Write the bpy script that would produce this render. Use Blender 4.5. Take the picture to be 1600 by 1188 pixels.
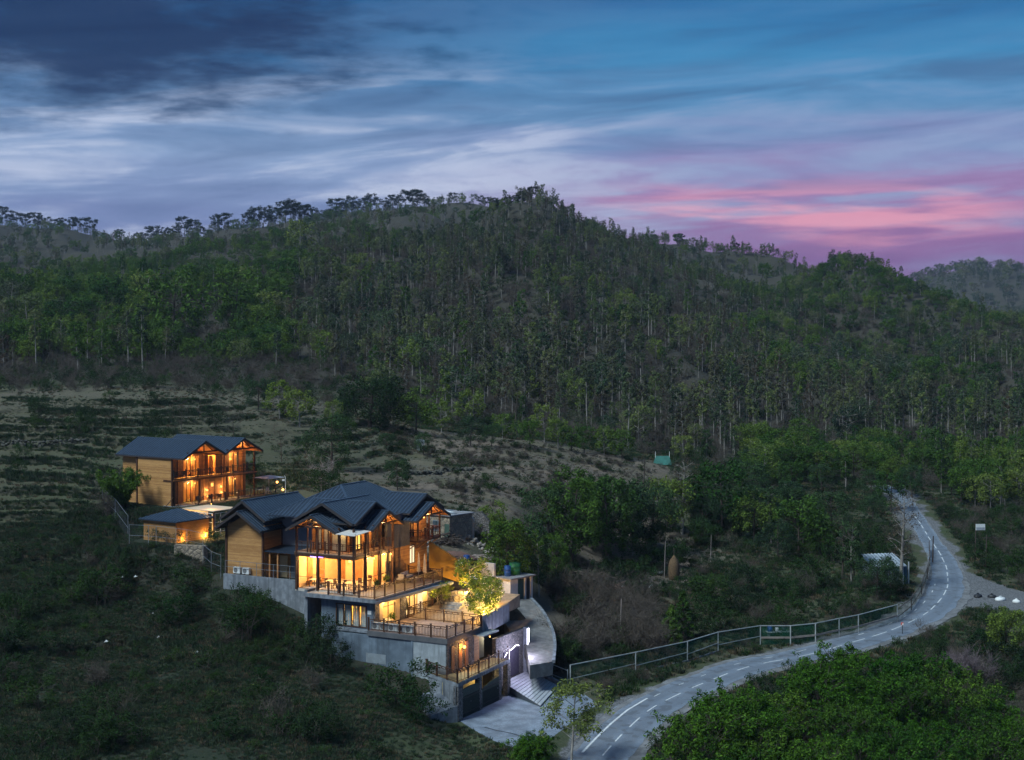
import bpy, bmesh, math, random
import numpy as np
from mathutils import Vector, Matrix
S = bpy.context.scene
for o in list(bpy.data.objects): bpy.data.objects.remove(o)
COL = S.collection
# ------------------------------------------------------------------ camera
F, HY, ZC = 2300.0, 520.0, 32.0        # focal length in photo pixels, horizon row, camera height
cam_d = bpy.data.cameras.new('camera'); cam = bpy.data.objects.new('camera', cam_d); COL.objects.link(cam)
cam.location = (0, 0, ZC); cam.rotation_euler = (math.pi/2, 0, 0)
cam_d.sensor_width = 36; cam_d.lens = 36*F/1600; cam_d.shift_y = -(594-HY)/1600
cam_d.clip_start = 1; cam_d.clip_end = 12000
S.camera = cam
S.view_settings.view_transform = 'Standard'; S.view_settings.look = 'None'
S.view_settings.exposure = 0.55; S.view_settings.gamma = 1
S.cycles.use_denoising = True
S.cycles.max_bounces = 6; S.cycles.transparent_max_bounces = 12; S.cycles.diffuse_bounces = 2
S.cycles.glossy_bounces = 2; S.cycles.volume_bounces = 0; S.cycles.caustics_reflective = False; S.cycles.caustics_refractive = False
S.cycles.use_adaptive_sampling = True; S.cycles.adaptive_threshold = 0.02
S.cycles.sample_clamp_indirect = 4
# ------------------------------------------------------------------ node helper
class NT:
    def __init__(s, tree): s.t = tree; s.n = tree.nodes; s.l = tree.links
    def put(s, sock, v):
        if v is None: return
        if isinstance(v, bpy.types.NodeSocket): s.l.new(v, sock)
        else:
            if isinstance(v, (tuple, list)) and len(v) == 3 and sock.type == 'RGBA': v = (*v, 1)
            sock.default_value = v
    def math(s, op, a, b=None, c=None, clamp=False):
        n = s.n.new('ShaderNodeMath'); n.operation = op; n.use_clamp = clamp
        for i, v in enumerate((a, b, c)): s.put(n.inputs[i], v)
        return n.outputs[0]
    def mix(s, f, a, b, mode='MIX'):
        n = s.n.new('ShaderNodeMix'); n.data_type = 'RGBA'; n.blend_type = mode
        s.put(n.inputs[0], f); s.put(n.inputs[6], a); s.put(n.inputs[7], b); return n.outputs[2]
    def mrange(s, v, a, b, c=0., d=1., smooth=True):
        n = s.n.new('ShaderNodeMapRange'); n.interpolation_type = 'SMOOTHSTEP' if smooth else 'LINEAR'
        for i, x in enumerate((v, a, b, c, d)): s.put(n.inputs[i], x)
        return n.outputs[0]
    def noise(s, vec, scale, detail=4., rough=.55, dist=0., col=False):
        n = s.n.new('ShaderNodeTexNoise'); s.put(n.inputs['Vector'], vec); n.inputs['Scale'].default_value = scale
        n.inputs['Detail'].default_value = detail; n.inputs['Roughness'].default_value = rough; n.inputs['Distortion'].default_value = dist
        return n.outputs['Color' if col else 'Fac']
    def ramp(s, f, stops):
        n = s.n.new('ShaderNodeValToRGB'); s.put(n.inputs[0], f); e = n.color_ramp.elements
        while len(e) < len(stops): e.new(.5)
        for i, (p, c) in enumerate(stops): e[i].position = p; e[i].color = (*c, 1)
        return n.outputs[0]
    def comb(s, x, y, z):
        n = s.n.new('ShaderNodeCombineXYZ')
        for i, v in enumerate((x, y, z)): s.put(n.inputs[i], v)
        return n.outputs[0]
    def sep(s, v):
        n = s.n.new('ShaderNodeSeparateXYZ'); s.put(n.inputs[0], v); return n.outputs
# ------------------------------------------------------------------ dusk sky
SUN_AZ, SUN_EL = math.radians(232), math.radians(50)     # compass bearing and height of the soft key light
def make_world():
    w = bpy.data.worlds.new('World'); S.world = w; w.use_nodes = True
    T = NT(w.node_tree); T.n.clear()
    out = T.n.new('ShaderNodeOutputWorld'); bg = T.n.new('ShaderNodeBackground'); T.l.new(bg.outputs[0], out.inputs[0])
    tc = T.n.new('ShaderNodeTexCoord'); x, y, z = T.sep(tc.outputs['Generated'])[:3]
    D = 57.29578
    az = T.math('MULTIPLY', T.math('ARCTAN2', x, y), D)
    el = T.math('MULTIPLY', T.math('ARCSINE', z), D)
    ela = T.math('ABSOLUTE', el)
    v1 = T.comb(T.math('MULTIPLY', az, .11), T.math('MULTIPLY', el, .42), 0.)
    v2 = T.comb(T.math('ADD', T.math('MULTIPLY', az, .06), 7.3), T.math('SUBTRACT', T.math('MULTIPLY', el, .5), T.math('MULTIPLY', az, .034)), 3.)
    v3 = T.comb(T.math('MULTIPLY', az, .10), T.math('ADD', T.math('MULTIPLY', el, .85), T.math('MULTIPLY', az, .012)), 11.)
    n1 = T.noise(v1, 1.0, 3, .5); n2 = T.noise(v2, 1.3, 5, .55, .6); n3 = T.noise(v3, 1.1, 4, .55)
    n4 = T.noise(v1, 2.6, 5, .6)
    elw = T.math('ADD', el, T.math('MULTIPLY', T.math('SUBTRACT', n3, .5), 3.2))
    t = T.math('DIVIDE', T.math('MAXIMUM', elw, 0.), 40., clamp=True)
    left = T.ramp(t, [(0., (.16, .19, .36)), (.10, (.17, .225, .43)), (.165, (.235, .34, .55)), (.215, (.12, .235, .43)), (.27, (.032, .14, .32)), (.33, (.010, .085, .235)), (1., (.030, .115, .27))])
    right = T.ramp(t, [(0., (.13, .10, .24)), (.068, (.2, .11, .29)), (.10, (.28, .14, .33)), (.135, (.30, .20, .41)), (.165, (.22, .24, .46)), (.21, (.11, .26, .47)), (.26, (.040, .225, .45)), (.33, (.014, .125, .32)), (1., (.035, .12, .27))])
    azr = T.math('ADD', az, T.math('MULTIPLY', T.math('SUBTRACT', n1, .5), 9.))
    fr = T.mrange(azr, -8., 7.)
    back = T.mrange(T.math('ABSOLUTE', T.math('SUBTRACT', az, 12.)), 45., 110.)
    fr = T.math('MULTIPLY', fr, T.math('SUBTRACT', 1., back))
    c = T.mix(fr, left, right)
    # soft light and dark streaks
    c = T.mix(T.math('MULTIPLY', T.math('MULTIPLY', T.mrange(n2, .43, .62), T.mrange(n4, .30, .56, .25, 1.)), T.mrange(T.math('ABSOLUTE', T.math('SUBTRACT', el, 6.)), 5.2, 1.2, .05, .8)), c, T.mix(T.mrange(az, 10., -4.), (.25, .34, .55), (.52, .58, .74)))
    c = T.mix(T.math('MULTIPLY', T.mrange(n2, .5, .27), T.mrange(el, 3., 9., .25, .5)), c, (.03, .085, .21))
    # afterglow streaks over the sunset point
    g = T.math('MULTIPLY', T.mrange(T.math('ABSOLUTE', T.math('SUBTRACT', az, 11.5)), 10.5, 4.), T.mrange(n3, .43, .62))
    ge = T.math('MULTIPLY', T.mrange(elw, 3.7, 4.7), T.mrange(elw, 6.3, 5.1))
    c = T.mix(T.math('MULTIPLY', T.math('MULTIPLY', g, ge), .64), c, (.90, .37, .45))
    # dark cloud bank up on the left
    rx = T.math('DIVIDE', T.math('ADD', az, 16.5), 13.); ry = T.math('DIVIDE', T.math('SUBTRACT', el, 11.4), 3.3)
    rr = T.math('SQRT', T.math('ADD', T.math('MULTIPLY', rx, rx), T.math('MULTIPLY', ry, ry)))
    dk = T.mrange(T.math('ADD', rr, T.math('MULTIPLY', T.math('SUBTRACT', n4, .5), 1.7)), 1.25, .3)
    c = T.mix(T.math('MULTIPLY', dk, .94), c, T.mix(n2, (.004, .018, .070), (.016, .045, .125)))
    # scattered dark cloud further round, and the ground half below the horizon
    far = T.math('MULTIPLY', T.mrange(T.math('ABSOLUTE', az), 24., 40.), T.mrange(n4, .45, .7))
    c = T.mix(T.math('MULTIPLY', far, .6), c, (.05, .09, .19))
    # physical twilight sky underneath, a small share
    sky = T.n.new('ShaderNodeTexSky'); sky.sky_type = 'NISHITA'; sky.sun_disc = False
    sky.sun_elevation = math.radians(1.0); sky.sun_rotation = math.radians(12); sky.air_density = 1.5; sky.dust_density = 2.
    c = T.mix(1.0, c, T.mix(1.0, sky.outputs[0], (.002, .002, .0025), 'MULTIPLY'), 'ADD')
    w.cycles.sampling_method = 'MANUAL'; w.cycles.sample_map_resolution = 128
    T.put(bg.inputs[0], c); bg.inputs[1].default_value = 0.76
make_world()
sun_d = bpy.data.lights.new('sun', 'SUN'); sun = bpy.data.objects.new('sun', sun_d); COL.objects.link(sun)
sun_d.energy = 2.8; sun_d.angle = math.radians(18); sun_d.color = (.80, .95, 1.0)
sd = Vector((math.sin(SUN_AZ)*math.cos(SUN_EL), math.cos(SUN_AZ)*math.cos(SUN_EL), math.sin(SUN_EL)))
sun.rotation_euler = sd.to_track_quat('Z', 'Y').to_euler(); sun.location = (0, 0, 300)
# ------------------------------------------------------------------ materials
MATS = {}
def mat(name, c1, c2=None, scale=1.5, rough=.8, bump=0., detail=3., spec=.3, metal=0., emit=None, estr=0., fine=None, streak=0.):
    """plain surface: two colours mixed by world-space noise, optional relief"""
    if name in MATS: return MATS[name]
    m = bpy.data.materials.new(name); m.use_nodes = True; T = NT(m.node_tree); b = T.n['Principled BSDF']
    geo = T.n.new('ShaderNodeNewGeometry'); pos = geo.outputs['Position']
    c2 = c2 or tuple(x*.75 for x in c1)
    f = T.noise(pos, scale, detail, .6)
    c = T.mix(T.mrange(f, .3, .7), c1, c2)
    if fine:
        c = T.mix(T.mrange(T.noise(pos, fine, 2, .5), .35, .65, 0., .45), c, tuple(x*.45 for x in c1))
    if streak:
        x, y, z = T.sep(pos)[:3]; v = T.comb(T.math('MULTIPLY', x, 2.2), T.math('MULTIPLY', y, 2.2), T.math('MULTIPLY', z, .16))
        c = T.mix(T.mrange(T.noise(v, 1., 3, .6), .42, .68, 0., streak), c, tuple(q*.38 for q in c1))
        c = T.mix(T.mrange(T.noise(v, 1.7, 3, .6), .6, .75, 0., streak*.7), c, tuple(min(1, q*1.5) for q in c1))
    T.put(b.inputs['Base Color'], c)
    b.inputs['Roughness'].default_value = rough; b.inputs['Specular IOR Level'].default_value = spec; b.inputs['Metallic'].default_value = metal
    if emit: b.inputs['Emission Color'].default_value = (*emit, 1); b.inputs['Emission Strength'].default_value = estr
    if bump:
        bp = T.n.new('ShaderNodeBump'); bp.inputs['Strength'].default_value = bump; bp.inputs['Distance'].default_value = .05
        T.put(bp.inputs['Height'], T.noise(pos, scale*6, 4, .6)); T.l.new(bp.outputs[0], b.inputs['Normal'])
    MATS[name] = m; return m
def wood_mat(name, c1, c2, pitch=.14, vertical=False, ang=0.):
    m = bpy.data.materials.new(name); m.use_nodes = True; T = NT(m.node_tree); b = T.n['Principled BSDF']
    tc = T.n.new('ShaderNodeTexCoord'); x, y, z = T.sep(tc.outputs['Object'])[:3]
    a = T.math('ADD', x, y) if vertical else z
    k = T.math('DIVIDE', a, pitch); fl = T.math('FLOOR', k); fr = T.math('FRACT', k)
    v = T.comb(T.math('MULTIPLY', x, .8), T.math('MULTIPLY', y, .8), T.math('MULTIPLY', fl, 3.7))
    n = T.noise(v, 1.6, 4, .6); wn = T.n.new('ShaderNodeTexWhiteNoise'); wn.noise_dimensions = '1D'; T.put(wn.inputs['W'], fl)
    n = T.math('ADD', T.math('MULTIPLY', n, .7), T.math('MULTIPLY', wn.outputs['Value'], .35))
    c = T.mix(T.mrange(n, .25, .75), c1, c2)
    gap = T.mrange(fr, .0, .12, 1., 0.)
    c = T.mix(T.math('MULTIPLY', gap, .7), c, tuple(q*.25 for q in c1))
    T.put(b.inputs['Base Color'], c); b.inputs['Roughness'].default_value = .65; b.inputs['Specular IOR Level'].default_value = .25
    MATS[name] = m; return m
def leaf_mat(name, cols, trans=.3, vary=.5):
    m = bpy.data.materials.new(name); m.use_nodes = True; T = NT(m.node_tree); T.n.clear()
    out = T.n.new('ShaderNodeOutputMaterial'); oi = T.n.new('ShaderNodeObjectInfo'); geo = T.n.new('ShaderNodeNewGeometry')
    k = len(cols)
    c = T.ramp(oi.outputs['Random'], [(i/(k-1) if k > 1 else 0, q) for i, q in enumerate(cols)]) if k > 1 else cols[0]
    i = geo.outputs['Random Per Island']
    c = T.mix(1., c, T.ramp(i, [(0., (1-vary,)*3), (.6, (1., 1., 1.)), (1., (1+vary*.9, 1+vary*.8, 1+vary*.2))]), 'MULTIPLY')
    d = T.n.new('ShaderNodeBsdfDiffuse'); tr = T.n.new('ShaderNodeBsdfTranslucent'); mx = T.n.new('ShaderNodeMixShader')
    T.put(d.inputs[0], c); T.put(tr.inputs[0], c); mx.inputs[0].default_value = trans
    T.l.new(d.outputs[0], mx.inputs[1]); T.l.new(tr.outputs[0], mx.inputs[2]); T.l.new(mx.outputs[0], out.inputs[0])
    MATS[name] = m; return m
def glass_mat(name, tint=(.95, .97, 1.), ior=1.35, rough=.02, keep=0.0):
    m = bpy.data.materials.new(name); m.use_nodes = True; T = NT(m.node_tree); T.n.clear()
    out = T.n.new('ShaderNodeOutputMaterial'); t = T.n.new('ShaderNodeBsdfTransparent'); g = T.n.new('ShaderNodeBsdfGlossy'); mx = T.n.new('ShaderNodeMixShader')
    fr = T.n.new('ShaderNodeFresnel'); fr.inputs[0].default_value = ior; t.inputs[0].default_value = (*tint, 1); g.inputs['Roughness'].default_value = rough
    T.l.new(fr.outputs[0], mx.inputs[0]); T.l.new(t.outputs[0], mx.inputs[1]); T.l.new(g.outputs[0], mx.inputs[2]); T.l.new(mx.outputs[0], out.inputs[0])
    MATS[name] = m; return m
def net_mat(name, col, cover):
    m = bpy.data.materials.new(name); m.use_nodes = True; T = NT(m.node_tree); T.n.clear()
    out = T.n.new('ShaderNodeOutputMaterial'); t = T.n.new('ShaderNodeBsdfTransparent'); d = T.n.new('ShaderNodeBsdfDiffuse'); mx = T.n.new('ShaderNodeMixShader')
    geo = T.n.new('ShaderNodeNewGeometry'); f = T.noise(geo.outputs['Position'], .6, 3, .6)
    d.inputs[0].default_value = (*col, 1); T.put(mx.inputs[0], T.mrange(f, .3, .7, cover*.6, min(1, cover*1.3)))
    T.l.new(t.outputs[0], mx.inputs[1]); T.l.new(d.outputs[0], mx.inputs[2]); T.l.new(mx.outputs[0], out.inputs[0])
    MATS[name] = m; return m
def emit_mat(name, col, st):
    m = bpy.data.materials.new(name); m.use_nodes = True; T = NT(m.node_tree); T.n.clear()
    out = T.n.new('ShaderNodeOutputMaterial'); e = T.n.new('ShaderNodeEmission'); e.inputs[0].default_value = (*col, 1); e.inputs[1].default_value = st
    T.l.new(e.outputs[0], out.inputs[0]); MATS[name] = m; return m
# ------------------------------------------------------------------ mesh helpers
class MB:
    def __init__(s): s.v = []; s.f = []
    def add(s, vs, fs):
        o = len(s.v); s.v += [tuple(map(float, q)) for q in vs]; s.f += [tuple(i+o for i in q) for q in fs]; return s
    def box(s, x0, x1, y0, y1, z0, z1):
        return s.add([(x0, y0, z0), (x1, y0, z0), (x1, y1, z0), (x0, y1, z0), (x0, y0, z1), (x1, y0, z1), (x1, y1, z1), (x0, y1, z1)],
                     [(0, 3, 2, 1), (4, 5, 6, 7), (0, 1, 5, 4), (1, 2, 6, 5), (2, 3, 7, 6), (3, 0, 4, 7)])
    def prism(s, poly, z0, z1):
        n = len(poly); zz0 = z0 if hasattr(z0, '__len__') else [z0]*n; zz1 = z1 if hasattr(z1, '__len__') else [z1]*n
        a = sum(poly[i][0]*poly[(i+1) % n][1]-poly[(i+1) % n][0]*poly[i][1] for i in range(n))
        if a < 0: poly = poly[::-1]; zz0 = list(zz0)[::-1]; zz1 = list(zz1)[::-1]
        vs = [(p[0], p[1], z) for p, z in zip(poly, zz0)]+[(p[0], p[1], z) for p, z in zip(poly, zz1)]
        return s.add(vs, [tuple(range(n-1, -1, -1)), tuple(range(n, 2*n))]+[(i, (i+1) % n, n+(i+1) % n, n+i) for i in range(n)])
    def bar(s, a, b, w=.05, h=None, up=(0, 0, 1)):
        h = h or w; a = Vector(a); b = Vector(b); d = (b-a).normalized(); u = Vector(up)
        if abs(d.dot(u)) > .97: u = Vector((1, 0, 0))
        x = d.cross(u).normalized()*w*.5; y = x.cross(d).normalized()*h*.5
        vs = [a-x-y, a+x-y, a+x+y, a-x+y, b-x-y, b+x-y, b+x+y, b-x+y]
        return s.add(vs, [(0, 3, 2, 1), (4, 5, 6, 7), (0, 1, 5, 4), (1, 2, 6, 5), (2, 3, 7, 6), (3, 0, 4, 7)])
    def tube(s, pts, rad, n=6):
        pts = [Vector(p) for p in pts]; k = len(pts); rad = rad if hasattr(rad, '__len__') else [rad]*k; vs = []; fs = []
        for i, p in enumerate(pts):
            d = (pts[min(i+1, k-1)]-pts[max(i-1, 0)]).normalized(); u = Vector((0, 0, 1)) if abs(d.z) < .9 else Vector((1, 0, 0))
            x = d.cross(u).normalized(); y = d.cross(x)
            for j in range(n):
                a = 2*math.pi*j/n; vs.append(p+(x*math.cos(a)+y*math.sin(a))*rad[i])
        for i in range(k-1):
            for j in range(n): fs.append((i*n+j, i*n+(j+1) % n, (i+1)*n+(j+1) % n, (i+1)*n+j))
        fs.append(tuple(range(n-1, -1, -1))); fs.append(tuple((k-1)*n+j for j in range(n)))
        return s.add(vs, fs)
    def lathe(s, prof, c=(0, 0, 0), n=14):
        vs = []; fs = []; k = len(prof)
        for r, z in prof:
            for j in range(n): a = 2*math.pi*j/n; vs.append((c[0]+r*math.cos(a), c[1]+r*math.sin(a), c[2]+z))
        for i in range(k-1):
            for j in range(n): fs.append((i*n+j, i*n+(j+1) % n, (i+1)*n+(j+1) % n, (i+1)*n+j))
        fs.append(tuple(range(n-1, -1, -1))); fs.append(tuple((k-1)*n+j for j in range(n)))
        return s.add(vs, fs)
    def mesh(s, name):
        me = bpy.data.meshes.new(name); me.from_pydata(s.v, [], s.f); me.update(); return me
    def build(s, name, m, parent=None, smooth=False, kind=None):
        me = s.mesh(name); o = bpy.data.objects.new(name, me); COL.objects.link(o)
        if m: me.materials.append(m)
        if parent: o.parent = parent
        if smooth:
            me.polygons.foreach_set('use_smooth', np.ones(len(me.polygons), bool))
        if kind: o['kind'] = kind
        return o
def np_mesh(name, V, Q, mats=(), midx=None, smooth=False):
    """numpy vertices (n,3) and quads/tris (m,k) to mesh data"""
    me = bpy.data.meshes.new(name); V = np.ascontiguousarray(V, np.float32); Q = np.ascontiguousarray(Q, np.int32); k = Q.shape[1]
    me.vertices.add(len(V)); me.vertices.foreach_set('co', V.ravel()); me.loops.add(Q.size); me.loops.foreach_set('vertex_index', Q.ravel())
    me.polygons.add(len(Q)); me.polygons.foreach_set('loop_start', np.arange(0, Q.size, k, dtype=np.int32))
    for m in mats: me.materials.append(m)
    if midx is not None: me.polygons.foreach_set('material_index', np.ascontiguousarray(midx, np.int32))
    if smooth: me.polygons.foreach_set('use_smooth', np.ones(len(Q), bool))
    me.update(calc_edges=True); me.validate(); return me
def obj(name, me, parent=None):
    o = bpy.data.objects.new(name, me); COL.objects.link(o)
    if parent: o.parent = parent
    return o
def tag(o, label=None, cat=None, group=None, kind=None):
    if label: o['label'] = label
    if cat: o['category'] = cat
    if group: o['group'] = group
    if kind: o['kind'] = kind
    return o
def empty(name, loc=(0, 0, 0), rz=0., label=None, cat=None, group=None):
    o = bpy.data.objects.new(name, None); COL.objects.link(o); o.location = loc; o.rotation_euler = (0, 0, rz); o.empty_display_size = .2
    return tag(o, label, cat, group)
def copy_tree(o, parent=None):
    c = o.copy(); COL.objects.link(c); c.parent = parent
    for ch in [q for q in o.children]: copy_tree(ch, c)
    return c
def lamp(name, loc, watts, col=(1, .62, .25), r=.12, parent=None):
    d = bpy.data.lights.new(name, 'POINT'); d.energy = watts*9; d.color = col; d.shadow_soft_size = r
    o = bpy.data.objects.new(name, d); COL.objects.link(o); o.location = loc
    if parent: o.parent = parent
    return o
# ------------------------------------------------------------------ terrain
def Pz(px, py, z):
    Y = (ZC-z)*F/(py-HY); return Vector(((px-800)/F*Y, Y, z))
HO = np.array([-15.11, 141.0]); HR = np.array([.4626, .8866]); HL = np.array([-.8866, .4626]); HANG = math.atan2(.8866, .4626)
def uv2w(u, v): p = HO+HR*u+HL*v; return float(p[0]), float(p[1])
_rs = np.random.RandomState(5)
class VNoise:                                     # value noise on a wrapped lattice
    def __init__(s, seed): s.g = np.random.RandomState(seed).rand(256, 256)
    def __call__(s, x, y):
        xi = np.floor(x).astype(int); yi = np.floor(y).astype(int); fx = x-xi; fy = y-yi
        fx = fx*fx*(3-2*fx); fy = fy*fy*(3-2*fy); g = s.g
        a = g[xi % 256, yi % 256]; b = g[(xi+1) % 256, yi % 256]; c = g[xi % 256, (yi+1) % 256]; d = g[(xi+1) % 256, (yi+1) % 256]
        return (a*(1-fx)+b*fx)*(1-fy)+(c*(1-fx)+d*fx)*fy-.5
VN = [VNoise(i) for i in range(6)]
def fbm(x, y, sc, oct=4, k=0):
    r = 0; a = 1.
    for i in range(oct): r = r+a*VN[(i+k) % 6](x*sc+13*i, y*sc+7*i); a *= .5; sc *= 2.03
    return r
# profile of the land along sight lines: column px -> (distance, picture row)
PROF = {
 -900: [(112,1188),(140,1010),(165,900),(185,800),(215,720),(250,650),(285,610),(330,580),(400,548),(480,505),(600,478),(1000,385),(1200,360),(1600,385)],
 0:   [(112,1188),(140,1010),(165,900),(185,803),(215,720),(250,650),(285,612),(330,585),(400,548),(470,504),(600,478),(1000,385),(1200,360),(1600,380)],
 100: [(112,1188),(140,1015),(165,900),(183,805),(215,718),(250,650),(285,612),(330,585),(400,548),(470,504),(600,474),(1000,383),(1200,358),(1600,380)],
 200: [(112,1188),(140,1020),(162,900),(178,808),(190,755),(215,700),(250,640),(300,600),(400,556),(480,506),(560,476),(900,405),(1200,384),(1600,390)],
 300: [(112,1188),(140,1020),(158,890),(170,830),(190,745),(215,700),(250,642),(300,602),(400,550),(480,500),(600,458),(1000,382),(1200,381),(1600,390)],
 400: [(112,1188),(135,1050),(141,985),(147,935),(155,880),(165,840),(185,775),(215,705),(255,645),(290,615),(330,585),(420,522),(520,465),(650,430),(1000,367),(1200,371),(1600,370)],
 550: [(115,1188),(128,1090),(138,1040),(143,1010),(160,880),(175,800),(195,750),(215,715),(260,660),(300,630),(340,590),(430,502),(530,442),(700,392),(1000,345),(1150,341),(1600,350)],
 700: [(120,1188),(132,1125),(140,1080),(150,960),(165,850),(172,815),(182,790),(220,730),(250,692),(300,665),(340,625),(430,510),(540,432),(640,380),(750,355),(1100,322),(1600,350)],
 800: [(122,1188),(134,1122),(142,1070),(152,985),(165,900),(175,845),(190,790),(225,730),(255,692),(300,675),(345,630),(430,525),(530,425),(620,354),(680,322),(1000,345),(1600,380)],
 855: [(122,1188),(135,1112),(144,1064),(154,992),(166,922),(180,862),(197,800),(225,746),(260,698),(300,682),(347,637),(430,537),(530,432),(620,355),(680,314),(1000,345),(1600,390)],
 900: [(122,1188),(137,1100),(147,1055),(156,1000),(168,940),(185,880),(205,810),(225,762),(265,705),(300,690),(350,645),(430,550),(520,470),(600,415),(650,390),(900,372),(1600,400)],
 1000:[(117,1188),(140,1085),(150,1050),(160,1000),(175,940),(195,880),(215,820),(240,760),(275,715),(310,700),(350,660),(430,565),(520,510),(600,462),(650,440),(800,405),(950,384),(1600,420)],
 1200:[(120,1188),(140,1090),(152,1040),(163,1000),(185,925),(215,850),(250,790),(300,738),(340,705),(430,605),(540,540),(650,490),(800,452),(950,420),(1600,430)],
 1330:[(122,1188),(150,1060),(162,1008),(172,975),(190,910),(220,835),(260,775),(310,735),(360,695),(450,605),(560,535),(680,458),(740,432),(900,470),(1600,470)],
 1450:[(124,1188),(148,1070),(172,985),(195,912),(225,840),(260,785),(310,745),(360,705),(450,615),(560,552),(680,500),(800,505),(1100,500),(1600,490)],
 1600:[(125,1188),(145,1095),(165,1010),(185,940),(215,870),(245,825),(290,772),(330,735),(400,660),(500,596),(600,545),(680,535),(900,540),(1100,520),(1600,500)],
 2500:[(125,1188),(145,1095),(165,1010),(185,940),(215,870),(245,825),(290,772),(330,735),(400,660),(500,596),(600,545),(680,535),(900,540),(1100,520),(1600,500)],
}
_px = np.array(sorted(PROF)); _ly = np.linspace(math.log(20), math.log(4000), 420); _tab = []
for p in _px:
    pr = PROF[p]; ys = [20, 60, 95]+[a for a, b in pr]+[2600, 4000]
    z0 = ZC-(pr[0][1]-HY)*pr[0][0]/F
    zs = [z0-6, z0-4, z0-1.2]+[ZC-(b-HY)*a/F for a, b in pr]; zs += [zs[-1]-60, zs[-1]-120]
    q = np.interp(np.exp(_ly), ys, zs); k = np.exp(-.5*(np.arange(-6, 7)/1.6)**2); k /= k.sum()
    _tab.append(np.convolve(np.pad(q, 6, 'edge'), k, 'valid'))
_tab = np.array(_tab)
_pg = np.linspace(-900, 2500, 341); _tg = np.array([np.interp(_pg, _px, _tab[:, j]) for j in range(len(_ly))]).T
_k = np.exp(-.5*(np.arange(-9, 10)/3.0)**2); _k /= _k.sum()
_tg = np.apply_along_axis(lambda q: np.convolve(np.pad(q, 9, 'edge'), _k, 'valid'), 0, _tg)
def base_h(X, Y):
    p = np.clip((800+F*X/Y+900)/10., 0, 339.999); q = np.clip((np.log(Y)-_ly[0])/(_ly[1]-_ly[0]), 0, len(_ly)-1.001)
    i = p.astype(int); j = q.astype(int); a = p-i; b = q-j; a = a*a*(3-2*a)*.0+a
    return (_tg[i, j]*(1-a)+_tg[i+1, j]*a)*(1-b)+(_tg[i, j+1]*(1-a)+_tg[i+1, j+1]*a)*b
def sstep(a, b, x): t = np.clip((x-a)/(b-a), 0, 1); return t*t*(3-2*t)
# road centre line (picture point, height)
ROADP = [(720,1500,-4.3),(860,1290,-3.7),(905,1225,-3.4),(957,1162,-3.1),(1010,1112,-2.85),(1065,1082,-2.65),(1110,1063,-2.5),(1172,1041,-2.35),(1258,1024,-2.25),(1341,1001,-2.1),
         (1394,984,-1.95),(1442,961,-1.75),(1464,942,-1.6),(1476,925,-1.35),(1480,908,-1.05),(1477,886,-.7),(1469,868,-.3),(1459,853,.1),(1450,840,.6),(1440,823,1.2),(1428,806,1.9),(1416,787,2.6),(1404,772,3.4),(1380,760,4.2)]
def catmull(P, n=10):
    P = [Vector(p) for p in P]; out = []
    for i in range(len(P)-1):
        a, b, c, d = P[max(i-1, 0)], P[i], P[i+1], P[min(i+2, len(P)-1)]
        for t in np.linspace(0, 1, n, endpoint=False):
            t = float(t); out.append(.5*((2*b)+(c-a)*t+(2*a-5*b+4*c-d)*t*t+(3*b-a-3*c+d)*t**3))
    out.append(P[-1]); return out
ROAD = catmull([Pz(*q) for q in ROADP], 10)
ROAD_A = np.array([tuple(p) for p in ROAD])
_RG = {}
def road_dist(X, Y):
    X = np.asarray(X, float); Y = np.asarray(Y, float)
    if not _RG:
        gx = np.arange(-28, 98, .5); gy = np.arange(84, 302, .5); A, B = np.meshgrid(gx, gy, indexing='ij'); _RG['t'] = np.stack(_road_dist(A, B), -1); _RG['n'] = A.shape
    T_ = _RG['t']; n0, n1 = _RG['n']; p = (X+28)/.5; q = (Y-84)/.5; ok = (p >= 0)&(q >= 0)&(p < n0-1)&(q < n1-1)
    p = np.clip(p, 0, n0-1.01); q = np.clip(q, 0, n1-1.01); i = p.astype(int); j = q.astype(int); a = p-i; b = q-j
    f = lambda k: (T_[i, j, k]*(1-a)+T_[i+1, j, k]*a)*(1-b)+(T_[i, j+1, k]*(1-a)+T_[i+1, j+1, k]*a)*b
    return np.where(ok, f(0), 1e3), np.where(ok, f(1), 0.), np.where(ok, T_[i, j, 2], 1.)
def _road_dist(X, Y):
    best = np.full(X.shape, 1e9); zz = np.zeros(X.shape); side = np.zeros(X.shape)
    for a, b in zip(ROAD_A[:-1:2], ROAD_A[2::2]):
        d = b-a; L = d[0]**2+d[1]**2
        t = np.clip(((X-a[0])*d[0]+(Y-a[1])*d[1])/L, 0, 1); dx = X-a[0]-t*d[0]; dy = Y-a[1]-t*d[1]; q = np.hypot(dx, dy)
        m = q < best; best = np.where(m, q, best); zz = np.where(m, a[2]+t*d[2], zz); side = np.where(m, np.sign(d[0]*dy-d[1]*dx), side)
    return best, zz, side
def poly_sd(X, Y, poly):                          # signed distance, negative inside
    P = np.array(poly, float); n = len(P)
    if X.size > 8:
        lo = P.min(0)-9; hi = P.max(0)+9; m = (X > lo[0])&(X < hi[0])&(Y > lo[1])&(Y < hi[1]); r = np.full(X.shape, 1e3); r[m] = poly_sd_(X[m], Y[m], P) if m.any() else 0; return r
    return poly_sd_(X, Y, P)
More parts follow.
